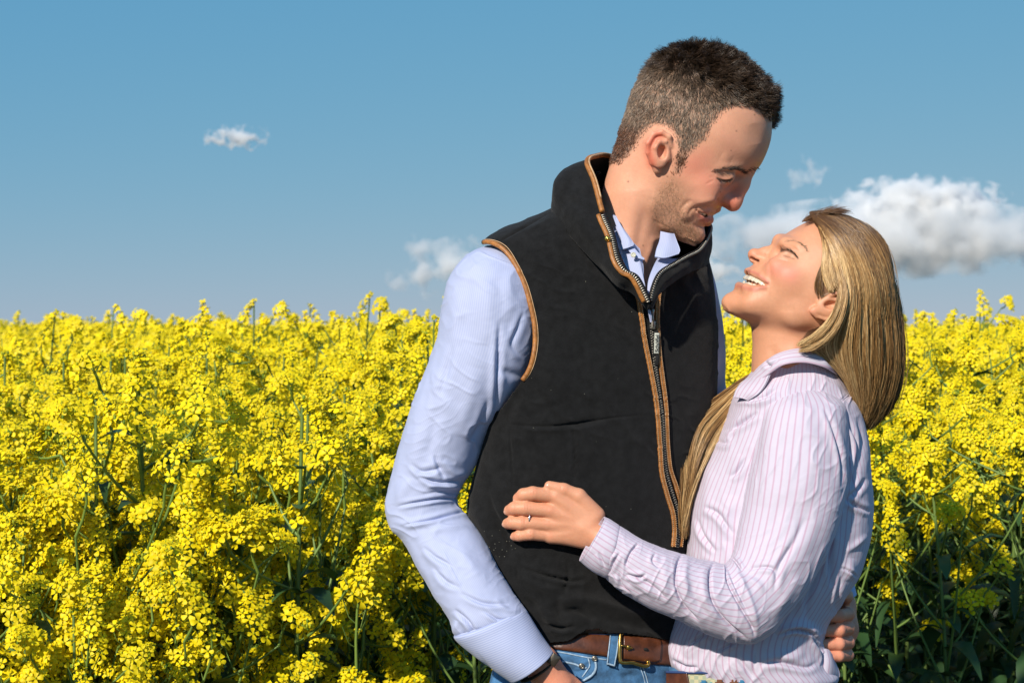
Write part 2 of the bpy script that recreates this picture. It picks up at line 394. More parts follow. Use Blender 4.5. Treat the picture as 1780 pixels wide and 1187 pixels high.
def stripe_mat(name, ground, line, period, width, rough=.75, axis=0, soft=.15, second=None, weave=900):
    """woven cotton: stripes run along the other UV axis; UV is in traced units"""
    m = mat(name, ground, rough, sheen=.15, bump=(weave, .12, .0006)); nt = m.node_tree; n, l = nt.nodes, nt.links; b = n['Principled BSDF']
    uv = n.new('ShaderNodeUVMap'); sx = n.new('ShaderNodeSeparateXYZ'); l.new(uv.outputs[0], sx.inputs[0])
    dv = n.new('ShaderNodeMath'); dv.operation = 'DIVIDE'; dv.inputs[1].default_value = period; l.new(sx.outputs[axis], dv.inputs[0])
    fr = n.new('ShaderNodeMath'); fr.operation = 'FRACT'; l.new(dv.outputs[0], fr.inputs[0])
    sb = n.new('ShaderNodeMath'); sb.operation = 'SUBTRACT'; sb.inputs[1].default_value = .5; l.new(fr.outputs[0], sb.inputs[0])
    ab = n.new('ShaderNodeMath'); ab.operation = 'ABSOLUTE'; l.new(sb.outputs[0], ab.inputs[0])
    mr = n.new('ShaderNodeMapRange'); mr.interpolation_type = 'SMOOTHSTEP'; mr.inputs[1].default_value = width - soft; mr.inputs[2].default_value = width + soft
    mr.inputs[3].default_value = 1; mr.inputs[4].default_value = 0; l.new(ab.outputs[0], mr.inputs[0])
    mx = n.new('ShaderNodeMix'); mx.data_type = 'RGBA'; mx.inputs[6].default_value = (*ground, 1); mx.inputs[7].default_value = (*line, 1)
    l.new(mr.outputs[0], mx.inputs[0]); l.new(mx.outputs[2], b.inputs['Base Color']); return m
# ------------------------------------------------------------------ materials of clothes and skin
M_SKINM = mat('skin_fair', rough=.52, attr='Col', sss=.16, spec=.35, bump=(520, .35, .0007))
M_SKINW = mat('skin_tanned', rough=.50, attr='Col', sss=.16, spec=.38, bump=(600, .28, .0006))
M_HAIR = mat('hair', rough=.34, attr='Col', spec=.55)
M_FLEECE = mat('black_fleece', (.0085, .0088, .0095), .95, sheen=.09, spec=.15, noise_=(90, .7, 1.5), bump=(650, .55, .0012))
M_LINING = mat('black_lining', (.008, .008, .009), .8, spec=.3)
M_LEATHER = mat('tan_leather', (.34, .135, .03), .5, noise_=(160, .55, 1.35), bump=(300, .5, .0012))
M_LEATHER2 = mat('pale_leather_edge', (.55, .36, .2), .55, noise_=(160, .7, 1.2))
M_BLUE = stripe_mat('blue_fine_stripe_cotton', (.42, .465, .655), (.36, .41, .62), 3.0, .22, soft=.18)
M_BLUE2 = stripe_mat('blue_fine_stripe_cuff', (.43, .48, .67), (.31, .365, .59), 3.8, .22, soft=.16, axis=1)
M_PINK = stripe_mat('pink_stripe_cotton', (.52, .485, .59), (.47, .33, .44), 10.5, .11, soft=.07)
M_PINKC = stripe_mat('pink_stripe_cuff', (.52, .485, .59), (.47, .33, .44), 9.5, .12, soft=.07)
M_PINKH = stripe_mat('pink_stripe_yoke', (.52, .485, .59), (.47, .33, .44), 10, .12, soft=.07, axis=1)
M_THREAD = mat('pale_thread', (.55, .5, .6), .8)
M_STEEL = mat('zip_metal', (.36, .33, .28), .38, metal=1.0)
M_BRASS = mat('brass', (.55, .36, .10), .3, metal=1.0, noise_=(200, .6, 1.1))
M_GOLD = mat('gold', (.9, .55, .12), .25, metal=1.0)
M_BELT = mat('brown_belt_leather', (.085, .026, .010), .38, noise_=(70, .6, 1.5), bump=(260, .3, .001), coat=.2)
M_DENIM = mat('blue_denim', (.035, .105, .215), .85, noise_=(38, .35, 2.3), bump=(900, .5, .001))
M_DENIMS = mat('pale_denim_seam', (.30, .42, .55), .85, noise_=(200, .5, 1.4))
M_BUTTON = mat('shell_button', (.62, .62, .52), .3)
M_TEETH = mat('teeth', (.66, .59, .47), .25, spec=.6)
M_SILVER = mat('silver', (.85, .85, .86), .18, metal=1.0)
M_GEM = mat('gem', (.95, .97, 1.0), .05, spec=1.0, coat=1.0)

def seam(tree, line, n, r, lift=0.4, ns=6, flat=1.0):
    P = drape(tree, line, n, lift); return tube(P, r, ns, flat=flat)

# ================================================================== HIS CLOTHES
def gilet_body():
    st = [(1035, 300, 1120, 300, 50, 40, 5), (1000, 335, 1165, 330, 42, 66, 15), (955, 364, 1192, 372, 36, 82, 25), (905, 385, 1210, 400, 32, 92, 38), (862, 402, 1224, 425, 30, 99, 48),
          (836, 425, 1234, 455, 28, 106, 55), (826, 470, 1241, 500, 26, 112, 60), (824, 540, 1246, 560, 24, 118, 60), (828, 620, 1247, 630, 22, 120, 60), (838, 700, 1244, 700, 22, 120, 60),
          (838, 760, 1236, 760, 22, 119, 58), (824, 820, 1225, 820, 22, 118, 55), (812, 880, 1215, 880, 22, 118, 52), (822, 940, 1208, 940, 22, 118, 50), (842, 1010, 1205, 1010, 22, 120, 48),
          (872, 1070, 1205, 1070, 22, 121, 45), (893, 1108, 1205, 1108, 22, 120, 45), (905, 1122, 1203, 1120, 22, 112, 44)]
    V, F, uv = loft(st, 460, 520, ex=2.35)
    N = vnormals(V, F)
    if N[np.argmin(V[:, 1]), 1] > 0: F = F[:, ::-1]; N = -N
    folds = [  # yoke and pocket seams, then the soft folds of the fleece
        ([(880, 737), (940, 741), (1000, 737), (1060, 727), (1130, 720)], 2.0, -2.6), ([(880, 744), (940, 748), (1000, 745), (1060, 735)], 4, 1.5),
        ([(960, 742), (1005, 738), (1045, 726)], 7, -3.0),
        ([(997, 738), (999, 790), (998, 840)], 1.6, -2.2), ([(885, 737), (888, 790), (893, 850)], 1.8, -2.0), ([(897, 985), (900, 1010)], 2, -1.5),
        ([(955, 370), (905, 398), (860, 425)], 2.2, -2.2), ([(960, 378), (910, 406)], 4, 1.5),
        ([(985, 400), (1030, 430), (1062, 455)], 5, -3.0), ([(1000, 470), (1050, 500), (1090, 520)], 16, 3),
        ([(1240, 450), (1215, 470), (1195, 500)], 9, -4.0), ([(1180, 480), (1205, 520), (1215, 570)], 14, 3),
        ([(930, 600), (960, 650), (975, 700)], 26, 3.5), ([(905, 680), (880, 720), (868, 760)], 10, -3.5), ([(1040, 560), (1060, 640), (1062, 700)], 34, 3.5),
        ([(845, 850), (858, 890), (880, 930), (892, 968)], 5, -4.2), ([(830, 880), (846, 920), (868, 965)], 12, 4),
        ([(905, 985), (950, 1000), (1000, 1010), (1020, 1002)], 4.5, -5, 'f'), ([(985, 975), (988, 1000), (980, 1030)], 4, -3.5), ([(1010, 985), (1015, 1020), (1008, 1045)], 6, 3),
        ([(900, 1000), (945, 1020), (985, 1022)], 8, 4.0), ([(960, 1045), (1010, 1040), (1060, 1052), (1120, 1075)], 9, 7.5), ([(975, 1062), (1010, 1062), (1040, 1078)], 6, -6.5), ([(1045, 1075), (1100, 1085), (1150, 1098)], 8, -4),
        ([(972, 1030), (970, 1060), (985, 1095)], 7, -6), ([(935, 1040), (950, 1070), (960, 1100)], 8, 5), ([(945, 1082), (975, 1092), (1000, 1088)], 5, -5, 'f'), ([(910, 1040), (940, 1058)], 6, -4),
        ([(1150, 740), (1170, 820), (1180, 900)], 20, -3), ([(1090, 740), (1100, 820), (1110, 900)], 30, 3), ([(1120, 960), (1150, 1000), (1165, 1040)], 10, -4)]
    V = V + N * (2.0 * noise(V * [1, 1, .7], 55, 3, 2) + .35 * noise(V, 9, 4, 2))[:, None]; V = wrinkle(V, N, 2.4, 101, (50, 40, 22), .4)
    V = crease(V, F, [(a[0], a[1], a[2] * 1.5, *a[3:]) for a in folds], N=N)
    # the open front above the zip runs away under the collar
    return V, F, uv
ARMHOLE = [(806, 444), (822, 429), (843, 421), (862, 425), (880, 438), (898, 464), (912, 495), (922, 530), (929, 565), (930, 598), (925, 628), (917, 648), (908, 661)]
NECKHOLE = [(1127, 531), (1104, 500), (1082, 484), (1066, 462), (1056, 425), (1046, 380), (1030, 320), (1012, 282), (1060, 262), (1120, 250), (1245, 380), (1236, 425), (1205, 450), (1180, 464), (1152, 480), (1140, 503)]
def cut(V, F, uv, poly, front_w=None, near=True):
    N = vnormals(V, F); c = V[F].mean(1); u, v = UVW(c); k = inpoly(u, v, poly)
    if near: k &= c[:, 1] < (front_w if front_w is not None else 1e9)
    F2 = F[~k]; used = np.unique(F2); mp = -np.ones(len(V), int); mp[used] = np.arange(len(used)); return V[used], mp[F2], uv[used]
def thicken(V, F, uv, t):
    N = vnormals(V, F); n = len(V); E = np.vstack([F[:, [0, 1]], F[:, [1, 2]], F[:, [2, 3]], F[:, [3, 0]]]); key = np.sort(E, 1); _, ix, ct = np.unique(key, axis=0, return_index=True, return_counts=True)
    B = E[ix[ct == 1]]; return np.vstack([V, V - N * t]), np.vstack([F, F[:, ::-1] + n, np.stack([B[:, 1], B[:, 0], B[:, 0] + n, B[:, 1] + n], 1)]), np.vstack([uv, uv])

def his_sleeve():
    st = [(846, 427, 880, 428, -25, 14, 0), (822, 436, 905, 445, -32, 50, 0), (800, 454, 925, 468, -36, 74, 0), (782, 482, 938, 495, -38, 88, 0), (769, 530, 945, 540, -40, 97, 0), (759, 590, 940, 602, -40, 98, 0),
          (740, 640, 922, 660, -40, 96, 0), (717, 698, 890, 705, -40, 90, 0), (700, 752, 853, 745, -40, 84, 0), (686, 802, 829, 806, -40, 78, 0), (674, 852, 803, 846, -42, 72, 0),
          (670, 888, 795, 866, -46, 66, 0), (678, 917, 800, 882, -54, 62, 0), (698, 938, 815, 900, -66, 60, 0), (724, 984, 841, 938, -88, 60, 0), (755, 1036, 869, 990, -112, 59, 0), (779, 1072, 893, 1030, -128, 56, 0),
          (788, 1092, 911, 1054, -136, 52, 0), (800, 1104, 918, 1064, -139, 44, 0), (812, 1116, 920, 1074, -141, 38, 0)]
    V, F, uv = loft(st, 300, 560, ex=2.1); N = vnormals(V, F)
    if N[np.argmin(V[:, 1]), 1] > 0: F = F[:, ::-1]; N = -N
    V = V + N * (2.2 * noise(V * [1, 1, .6], 48, 8, 2) + .5 * noise(V, 15, 9, 2))[:, None]; V = wrinkle(V, N, 2.0, 71, (60, 46, 19), .55); V = wrinkle(V, N, .7, 75, (34, 30, 12), -.5)
    folds = [([(910, 655), (888, 650), (872, 640), (866, 610)], 7, -4.5), ([(868, 560), (866, 620), (862, 700), (858, 730)], 6, -6, 'f'), ([(912, 540), (898, 575), (890, 600), (908, 622)], 6, -3.0, 'f'), ([(880, 470), (885, 520), (878, 560)], 12, 3), ([(820, 470), (812, 520), (808, 590)], 9, -2.5), ([(790, 600), (775, 650), (765, 690)], 8, -3, 'f'), ([(850, 690), (838, 730), (815, 770)], 8, -3.5, 'f'), ([(845, 470), (850, 530), (850, 600)], 18, 4),
             ([(800, 500), (790, 560), (778, 640)], 16, 4), ([(830, 640), (815, 700), (800, 760)], 14, 4), ([(760, 700), (750, 760), (742, 800)], 10, -4.0), ([(725, 740), (722, 790), (715, 830)], 12, 4), ([(715, 805), (735, 820), (770, 812)], 6, -4, 'f'),
             ([(770, 800), (790, 822), (815, 822)], 6, 5), ([(755, 790), (762, 810), (772, 830)], 5, -4, 'f'),
             ([(728, 828), (760, 838), (800, 836)], 5, -6.5, 'f'), ([(740, 848), (765, 840), (805, 848)], 4.5, 5), ([(690, 880), (730, 872), (770, 866), (800, 868)], 4.0, -4.5, 'f'), ([(735, 858), (770, 856), (798, 858)], 3.5, -3.5),
             ([(702, 912), (745, 905), (790, 893), (815, 888)], 4.0, -4.5, 'f'), ([(680, 905), (720, 912), (760, 908)], 6, 3.5), ([(745, 925), (790, 915), (828, 915)], 7, 3), ([(720, 830), (700, 850), (690, 880)], 9, 3.5),
             ([(735, 950), (760, 970), (790, 985)], 6, -3.5, 'f'), ([(752, 985), (775, 1010), (800, 1022)], 6, -3.5, 'f'), ([(790, 940), (820, 985), (850, 1015)], 12, 3.5), ([(770, 955), (790, 1000), (812, 1040)], 1.4, 1.3),
             ([(800, 1030), (840, 1048), (885, 1050)], 5, -3.5, 'f'), ([(790, 1058), (815, 1082), (830, 1110)], 5, -5, 'f'), ([(840, 1060), (870, 1078), (900, 1075)], 4, -3.5, 'f'), ([(795, 1078), (792, 1095), (806, 1110)], 5, 5), ([(860, 1040), (880, 1060), (905, 1060)], 5, 3),
             ([(718, 935), (735, 975), (760, 1015)], 10, -3)]
    return crease(V, F, folds, N=N), F, uv
def his_cuff():
    st = [(791, 1101, 905, 1053, -138, 46, 0), (789, 1108, 911, 1056, -139, 53, 0), (803, 1122, 921, 1070, -141, 54, 0), (828, 1142, 935, 1092, -144, 55, 0), (858, 1164, 948, 1112, -146, 55, 0), (888, 1185, 962, 1131, -148, 54, 0)]
    V, F, uv = loft(st, 220, 70, ex=2.1); N = vnormals(V, F)
    if N[np.argmin(V[:, 1]), 1] > 0: F = F[:, ::-1]; N = -N
    V = V + N * (1.1 * noise(V, 40, 12, 2))[:, None]; V = crease(V, F, [([(828, 1133), (868, 1180)], 2.0, -1.4), ([(800, 1110), (900, 1064)], 1.4, -1.0), ([(885, 1070), (905, 1058)], 5, -3)], N=N)
    return thicken(V, F, uv, 3.0)
def his_far_sleeve():
    st = [(1165, 450, 1222, 446, 95, 20, 0), (1160, 480, 1240, 478, 100, 50, 0), (1165, 540, 1252, 535, 108, 60, 0), (1178, 620, 1261, 612, 120, 62, 0), (1180, 680, 1263, 680, 135, 62, 0), (1190, 740, 1290, 745, 150, 60, 0), (1215, 800, 1330, 790, 160, 56, 0), (1270, 880, 1375, 850, 160, 52, 0),
          (1340, 950, 1430, 905, 148, 46, 0), (1400, 1010, 1475, 980, 124, 40, 0), (1436, 1046, 1490, 1030, 102, 36, 0)]
    V, F, uv = loft(st, 160, 240, ex=2.1); N = vnormals(V, F)
    if N[np.argmin(V[:, 1]), 1] > 0: F = F[:, ::-1]; N = -N
    V = V + N * (2.5 * noise(V * [1, 1, .5], 40, 18, 2))[:, None]
    return crease(V, F, [([(1240, 560), (1236, 620), (1220, 690)], 6, -4), ([(1250, 600), (1240, 670)], 6, 4)], N=N), F, uv

def his_clothes(P, body_tree):
    V, F, uv = gilet_body(); tree = bvh(V, F); Vc, Fc, uc = cut(V, F, uv, [(780, 380)] + [(798, 440)] + ARMHOLE[1:-1] + [(905, 664), (880, 700), (868, 715), (780, 720)], 60)
    Vc, Fc, uc = cut(Vc, Fc, uc, NECKHOLE, 20)
    Vc, Fc, uc = cut(Vc, Fc, uc, [(890, 1122), (940, 1120), (960, 1116), (987, 1114), (1003, 1104), (1020, 1094), (1040, 1092), (1059, 1100), (1090, 1100), (1131, 1106), (1162, 1112), (1260, 1116), (1260, 1200), (880, 1200)], 0)
    Vt = thicken(Vc, Fc, uc, 3.5)
    g = put('gilet', Vt, M_FLEECE, P); tag(g, 'black fleece gilet with tan leather piping')
    put('armhole_piping', tube(drape(tree, ARMHOLE, 110, 0.5), 4.2, 10, flat=.8), M_LEATHER, g)
    put('piping_thread', tube(drape(tree, [(a + 5.0 * (1 if i > 2 else .3), b - 4 * (1 if i < 5 else .0)) for i, (a, b) in enumerate(ARMHOLE)], 160, 0.9), .7, 5), M_LEATHER2, g)
    # front piping either side of the zip
    LFT = [(1072, 462), (1080, 478), (1096, 492), (1108, 515), (1116, 560), (1122, 600), (1130, 640), (1139, 690), (1143, 730), (1146, 775), (1149, 820), (1158, 858), (1168, 890), (1171, 920), (1169, 950)]
    RGT = [(1172, 474), (1156, 487), (1146, 505), (1142, 540), (1143, 580), (1146, 620), (1151, 660), (1156, 700), (1158, 740), (1160, 780), (1164, 815), (1174, 845), (1183, 880), (1185, 915), (1181, 950)]
    lp = drape(tree, LFT, 260, .8); rp = drape(tree, RGT, 260, .8)
    put('front_piping', tube(lp, 4.6 * (1 + .08 * np.sin(np.arange(len(lp)) * 1.3)), 10, flat=.6), M_LEATHER, g)
    put('front_piping', tube(rp, 4.6 * (1 + .08 * np.sin(np.arange(len(rp)) * 1.3)), 10, flat=.6), M_LEATHER, g)
    def stitched(line, n, off, r=.75, mat_=M_LEATHER2):
        Pp = drape(tree, line, n, 3.2); gs = []
        for i in range(0, len(Pp) - 2, 3): gs.append(tube(Pp[i:i + 3] + [off, -1.5, 0], r, 5))
        return join(*gs)
    put('piping_stitches', join(stitched(LFT, 420, -2.6), stitched(LFT, 420, 2.6), stitched(RGT, 420, -2.6), stitched(RGT, 420, 2.6)), M_LEATHER2, g)
    # zip: tape and teeth below the slider, then two bare rows up the collar
    ZC = [(1131, 540), (1133, 580), (1139, 640), (1146, 690), (1151, 730), (1153, 780), (1157, 820), (1167, 855), (1176, 885), (1178, 920), (1175, 950)]
    zc = drape(tree, ZC, 150, .5); tw = tube(zc, 5.0, 8, flat=.25); zipo = put('zip', tw, M_LINING, g)
    gs = []
    zz = drape(tree, ZC, 190, 1.8)
    for i, p in enumerate(zz[12:]): gs.append(box(p + [1.5 * (1 if i % 2 else -1), -.5, 0], 3.4, 2.0, 1.5, 0))
    put('zip_teeth', join(*gs), M_STEEL, zipo)
    # ---- standing collar
    E = [(1129, 532, -140), (1106, 486, -146), (1086, 473, -146), (1072, 452, -140), (1062, 412, -122), (1046, 374, -98), (1031, 318, -66), (1018, 284, -38), (1030, 273, 0), (1062, 275, 60), (1110, 318, 112), (1170, 355, 118), (1216, 374, 96), (1236, 393, 55), (1233, 412, 12), (1218, 435, -30), (1198, 446, -60), (1174, 460, -95), (1150, 476, -122), (1138, 500, -132), (1131, 530, -139)]
    Bs = [(1126, 540, -130), (1100, 512, -128), (1072, 498, -122), (1046, 470, -112), (1020, 443, -100), (992, 412, -84), (966, 384, -58), (958, 356, -22), (975, 345, 20), (1020, 350, 70), (1090, 385, 105), (1150, 415, 112), (1205, 432, 96), (1232, 450, 60), (1228, 462, 20), (1214, 468, -20), (1200, 474, -50), (1180, 486, -82), (1160, 500, -104), (1144, 516, -118), (1133, 540, -128)]
    Md = [((a[0] * .52 + b[0] * .48) + o[0], (a[1] * .52 + b[1] * .48) + o[1], (a[2] + b[2]) / 2 + o[2]) for a, b, o in zip(E, Bs, [(0, 0, -2)] * 2 + [(-2, 2, -9)] * 3 + [(-6, 0, -16), (-14, -2, -18), (-22, -6, -16), (-20, -10, 0), (-8, 0, 14)] + [(0, 0, 12)] * 3 + [(3, 2, 0)] * 4 + [(2, 2, -8)] * 3 + [(0, 0, -2)])]
    n_al = 300; rr = np.stack([spline(r, n_al) for r in (E, Md, Bs)]); S_ = np.stack([spline(rr[:, j], 40) for j in range(n_al)])
    Vk = Q(S_).reshape(-1, 3); Fk = gridfaces(n_al, 40); Nk = vnormals(Vk, Fk)
    cen = Q((1110, 400, 0)); s = np.sign(((Vk - cen) * Nk)[:, [0, 1]].sum(1).mean())
    if s < 0: Fk = Fk[:, ::-1]; Nk = -Nk
    Vk = Vk + Nk * (2.0 * noise(Vk, 30, 21, 2) + .4 * noise(Vk, 8, 22))[:, None]
    Vk = crease(Vk, Fk, [([(1000, 300), (985, 330), (975, 360)], 9, -3.5), ([(1020, 340), (1010, 380), (1030, 420)], 12, 3), ([(975, 345), (1000, 352), (1020, 372)], 7, -3)], N=Nk)
    ukk = np.zeros((len(Vk), 2)); co = put('collar', thicken(Vk, Fk, ukk, 4.5), M_FLEECE, g)
    e = Q(spline(E, 300)); en = Vk.reshape(n_al, 40, 3)[:, 1] ; up = unit(e - Vk.reshape(n_al, 40, 3)[:, 6])
    edge = e + up * 1.5
    i0 = int(300 * 5.1 / 20); i1 = int(300 * 9.6 / 20)
    put('collar_trim', tube(edge[i0:i1] + [1, -2, 0], 4.6, 10), M_LEATHER, co); put('collar_trim_edge', tube(edge[i0 + 6:i1] + [4.2, -3.0, 2.0], 2.0, 8), M_LEATHER2, co)
    side = edge[2:i0] + [-7, -3.5, 0]; side[:, 2] -= 1; put('collar_trim', tube(side, 4.0, 10, flat=.7), M_LEATHER, co)
    gs = []
    def row(i, j, out):
        s = edge[i:j]; ln = np.r_[0, np.cumsum(np.linalg.norm(np.diff(s, axis=0), axis=1))]; q = np.arange(0, ln[-1], 4.1); pp = np.stack([np.interp(q, ln, s[:, k]) for k in range(3)], 1)
        t = unit(np.gradient(pp, axis=0))
        for a, b in zip(pp, t): gs.append(box(a + [0, -2.5 if out else -1, 0], 5.6 if out else 4.0, 3.2, 2.2, math.atan2(b[2], b[0]) + math.pi / 2))
    row(2, i0, 1); row(int(300 * 12.4 / 20), 298, 0)
    put('zip_teeth', join(*gs), M_STEEL, co)
    put('zip_tape', tube(edge[2:i0] + [3.0, 1, 0], 3.6, 6, flat=.5), M_LINING, co); put('zip_tape', tube(edge[int(300 * 12.4 / 20):298] + [-2, 1, 0], 3.6, 6, flat=.5), M_LINING, co)
    b0 = Q((1056, 415, -134)); put('brass_stud', join(ball(b0, 5.2, (1, .7, 1)), ball(b0 + [0, -3.5, 0], 2.6)), M_GOLD, co)
    # slider, puller and its woven tag
    z = cast(tree, 1130, 545, 5); sl = put('zip_slider', join(box(z, 9, 5, 15, R(-6)), tube(np.array([z + [0, -3, 5], z + [2, -6, -8], z + [3, -6, -22]]), 1.8, 8), box(z + [2.5, -5, -20], 7, 2.5, 14, R(-4))), M_STEEL, zipo)
    z2 = cast(tree, 1135, 582, 6); put('puller_cord', join(box(cast(tree, 1134, 566, 6), 7.5, 3, 18, R(-5)), box(cast(tree, 1139, 626, 6), 6, 3, 18, R(-4)), box(z2 + [2.2, 1.2, -15], 8, 2, 44, R(-3))), M_LINING, zipo)
    tg = box(cast(tree, 1137, 597, 8.5), 8.2, 2, 35, R(-2)); tgo = put('puller_tag', tg, mat('tag_grey', (.45, .47, .42), .5), zipo)
    fc = bpy.data.curves.new('tag_lettering', 'FONT'); fc.body = 'Schöffel'; fc.size = 9.4 * K; fc.extrude = .0002; fc.align_x = 'CENTER'; fc.align_y = 'CENTER'
    fo = bpy.data.objects.new('tag_lettering', fc); SC.collection.objects.link(fo); fo.location = (cast(tree, 1137, 597, 10.4) + [0, -.3, 0]) * K; fo.rotation_euler = (R(90), R(-88), 0); fc.materials.append(mat('tag_ink', (.03, .03, .03), .6)); 
    bpy.context.view_layer.update(); me_ = bpy.data.meshes.new_from_object(fo.evaluated_get(bpy.context.evaluated_depsgraph_get())); mw = fo.matrix_world.copy(); bpy.data.objects.remove(fo); me_.transform(mw); obj('lettering', me_, tgo)
    # seams
    for ln in ([(880, 737), (940, 741), (1000, 737), (1060, 727), (1128, 720)], [(997, 741), (999, 790), (998, 838)], [(885, 740), (888, 790), (893, 850)]):
        pass
    specks = []
    for i in range(34):
        a, b = (RNG.normal(868, 16), RNG.normal(952, 16)) if i < 24 else (RNG.uniform(900, 1100), RNG.uniform(440, 1060))
        p = cast(tree, a, b, .6)
        if p is not None: specks.append(ball(p, RNG.uniform(.3, .75), nu=6, nv=5))
    put('petal_dust', join(*specks), mat('pollen', (.22, .22, .17), .8), g)
    # ---- shirt
    sh = put('shirt', his_sleeve(), M_BLUE, P); tag(sh, 'pale blue finely striped shirt')
    cf = put('cuff', his_cuff(), M_BLUE2, sh); put('sleeve', his_far_sleeve(), M_BLUE, sh)
    # chest seen in the open neck, two collar leaves, stand, button
    ch = sheet([[(1066, 395, -52), (1078, 440, -86), (1096, 478, -108), (1122, 528, -116), (1130, 560, -116)], [(1090, 412, -72), (1106, 445, -96), (1116, 480, -112), (1127, 530, -120), (1131, 560, -119)], [(1112, 432, -70), (1118, 460, -96), (1120, 490, -112), (1128, 532, -122), (1132, 560, -120)]], 80, 30, 0, 2)
    put('placket', ch, M_BLUE, sh)
    ch2 = sheet([[(1148, 440, -52), (1136, 462, -88), (1126, 492, -106), (1126, 532, -116)], [(1162, 448, -62), (1146, 470, -92), (1134, 500, -110), (1129, 534, -118)], [(1190, 452, -62), (1168, 470, -88), (1148, 500, -104), (1134, 540, -116)]], 80, 30, 0, 2)
    put('placket', ch2, M_BLUE, sh)
    leaf = sheet([[(1064, 372, -42), (1072, 395, -72), (1080, 418, -92), (1079, 434, -98)], [(1071, 376, -52), (1083, 400, -80), (1092, 418, -96), (1090, 431, -101)], [(1074, 384, -58), (1092, 408, -84), (1101, 422, -98), (1101, 427, -101)]], 50, 26, 3, 3)
    put('collar_leaf', leaf, M_BLUE, sh)
    leaf2 = sheet([[(1148, 402, -40), (1146, 418, -62), (1141, 432, -80), (1138, 446, -88)], [(1162, 405, -46), (1161, 420, -66), (1158, 436, -82), (1156, 448, -88)], [(1172, 406, -42), (1177, 420, -62), (1182, 434, -74), (1180, 441, -80)]], 50, 26, 3, 3)
    put('collar_leaf', leaf2, M_BLUE, sh)
    std = sheet([[(1068, 392, -55), (1085, 425, -90), (1102, 445, -104), (1120, 452, -106)], [(1082, 400, -62), (1098, 425, -90), (1112, 442, -102), (1120, 449, -104)]], 40, 14, 1, 2.5); put('collar_stand', std, M_BLUE, sh)
    bt = Q((1101, 443, -110)); put('button', join(ball(bt, 4.6, (1, .35, 1)), tube(bt + np.array([[3.6 * math.cos(t), -1.5, 3.6 * math.sin(t)] for t in np.linspace(0, 2 * np.pi, 20, endpoint=False)]), .9, 6, closed=True)), M_BUTTON, sh)
    # ---- jeans, belt
    st = [(915, 1085, 1196, 1085, 22, 102, 35), (893, 1106, 1200, 1106, 20, 110, 35), (868, 1140, 1206, 1140, 18, 114, 35), (852, 1180, 1212, 1180, 18, 118, 35), (846, 1240, 1216, 1240, 18, 122, 35), (850, 1330, 1218, 1330, 18, 124, 35), (880, 1420, 1200, 1420, 18, 116, 35)]
    Vj, Fj, uj = loft(st, 320, 300, ex=2.3); Nj = vnormals(Vj, Fj)
    if Nj[np.argmin(Vj[:, 1]), 1] > 0: Fj = Fj[:, ::-1]; Nj = -Nj
    Vj = Vj + Nj * (1.5 * noise(Vj, 30, 31, 2))[:, None]
    Vj = crease(Vj, Fj, [([(976, 1150), (1005, 1162), (1018, 1150), (1034, 1150)], 3, 2), ([(985, 1160), (1010, 1178), (1030, 1172), (1036, 1150)], 3, 2.5), ([(1060, 1160), (1080, 1176), (1110, 1170)], 6, -3), ([(1080, 1150), (1120, 1180)], 7, 3)], N=Nj)
    legs = []
    for (x0, x1, w) in ((860, 1035, -8), (1030, 1210, 45)):
        a, b, c = loft([(x0, 1360, x1, 1360, w, 92, 20), (x0 + 8, 1560, x1 - 12, 1560, w, 82, 15), (x0 + 22, 1900, x1 - 30, 1900, w, 66, 8), (x0 + 30, 2300, x1 - 35, 2300, w, 60, 0), (x0 + 28, 2590, x1 - 30, 2590, w, 62, 0)], 60, 60, ex=2.1); legs.append((a, b if vnormals(a, b)[np.argmin(a[:, 1]), 1] < 0 else b[:, ::-1], c))
    jn = put('jeans', join((Vj, Fj, uj), *legs), M_DENIM, P); tag(jn, 'faded blue denim jeans')
    jt = bvh(Vj, Fj)
    for nm, ln, r, m_ in (('waistband_seam', [(962, 1131), (990, 1136), (1020, 1142), (1055, 1146)], 1.3, M_DENIMS), ('pocket_edge', [(976, 1149), (1000, 1154), (1012, 1160), (1020, 1160)], 1.8, M_DENIMS), ('pocket_edge', [(1033, 1142), (1036, 1158), (1030, 1172), (1014, 1182), (1004, 1187), (995, 1196)], 2.2, M_DENIMS), ('pocket_edge', [(1022, 1142), (1025, 1156), (1019, 1166), (1012, 1176)], 1.3, M_DENIMS),
                          ('fly_seam', [(1116, 1158), (1122, 1172), (1127, 1190)], 1.2, M_DENIMS), ('fly_seam', [(1112, 1158), (1118, 1174), (1122, 1190)], .9, M_DENIMS)):
        put(nm, seam(jt, ln, 40, r), m_, jn)
    for a, b in ((1033, 1144), (1011, 1157)): p = cast(jt, a, b, 2.2); put('rivet', join(ball(p, 5.0, (1, .4, 1)), tube(p + np.array([[3.2 * math.cos(t), -1.8, 3.2 * math.sin(t)] for t in np.linspace(0, 2 * np.pi, 16, endpoint=False)]), .8, 6, closed=True), ball(p + [0, -2, 0], 1.3)), M_STEEL, jn)
    def band(tree, top, bot, nl, nc, lift, th):
        T = arcspline(top, nl); Bq = arcspline(bot, nl); V = []
        for i in range(nl):
            for j in range(nc):
                q = T[i] + (Bq[i] - T[i]) * j / (nc - 1); e = 1 - (abs(2 * j / (nc - 1) - 1)) ** 6; p = cast(tree, q[0], q[1], lift * (.6 + .4 * e)); V.append(p if p is not None else V[-1])
        V = np.array(V); F = gridfaces(nl, nc); 
        if vnormals(V, F)[:, 1].mean() > 0: F = F[:, ::-1]
        uvb = np.stack(np.broadcast_arrays(np.arange(nc)[None, :] * 2., np.arange(nl)[:, None] * 2.), -1).reshape(-1, 2).astype(float)
        return thicken(V, F, uvb, th)
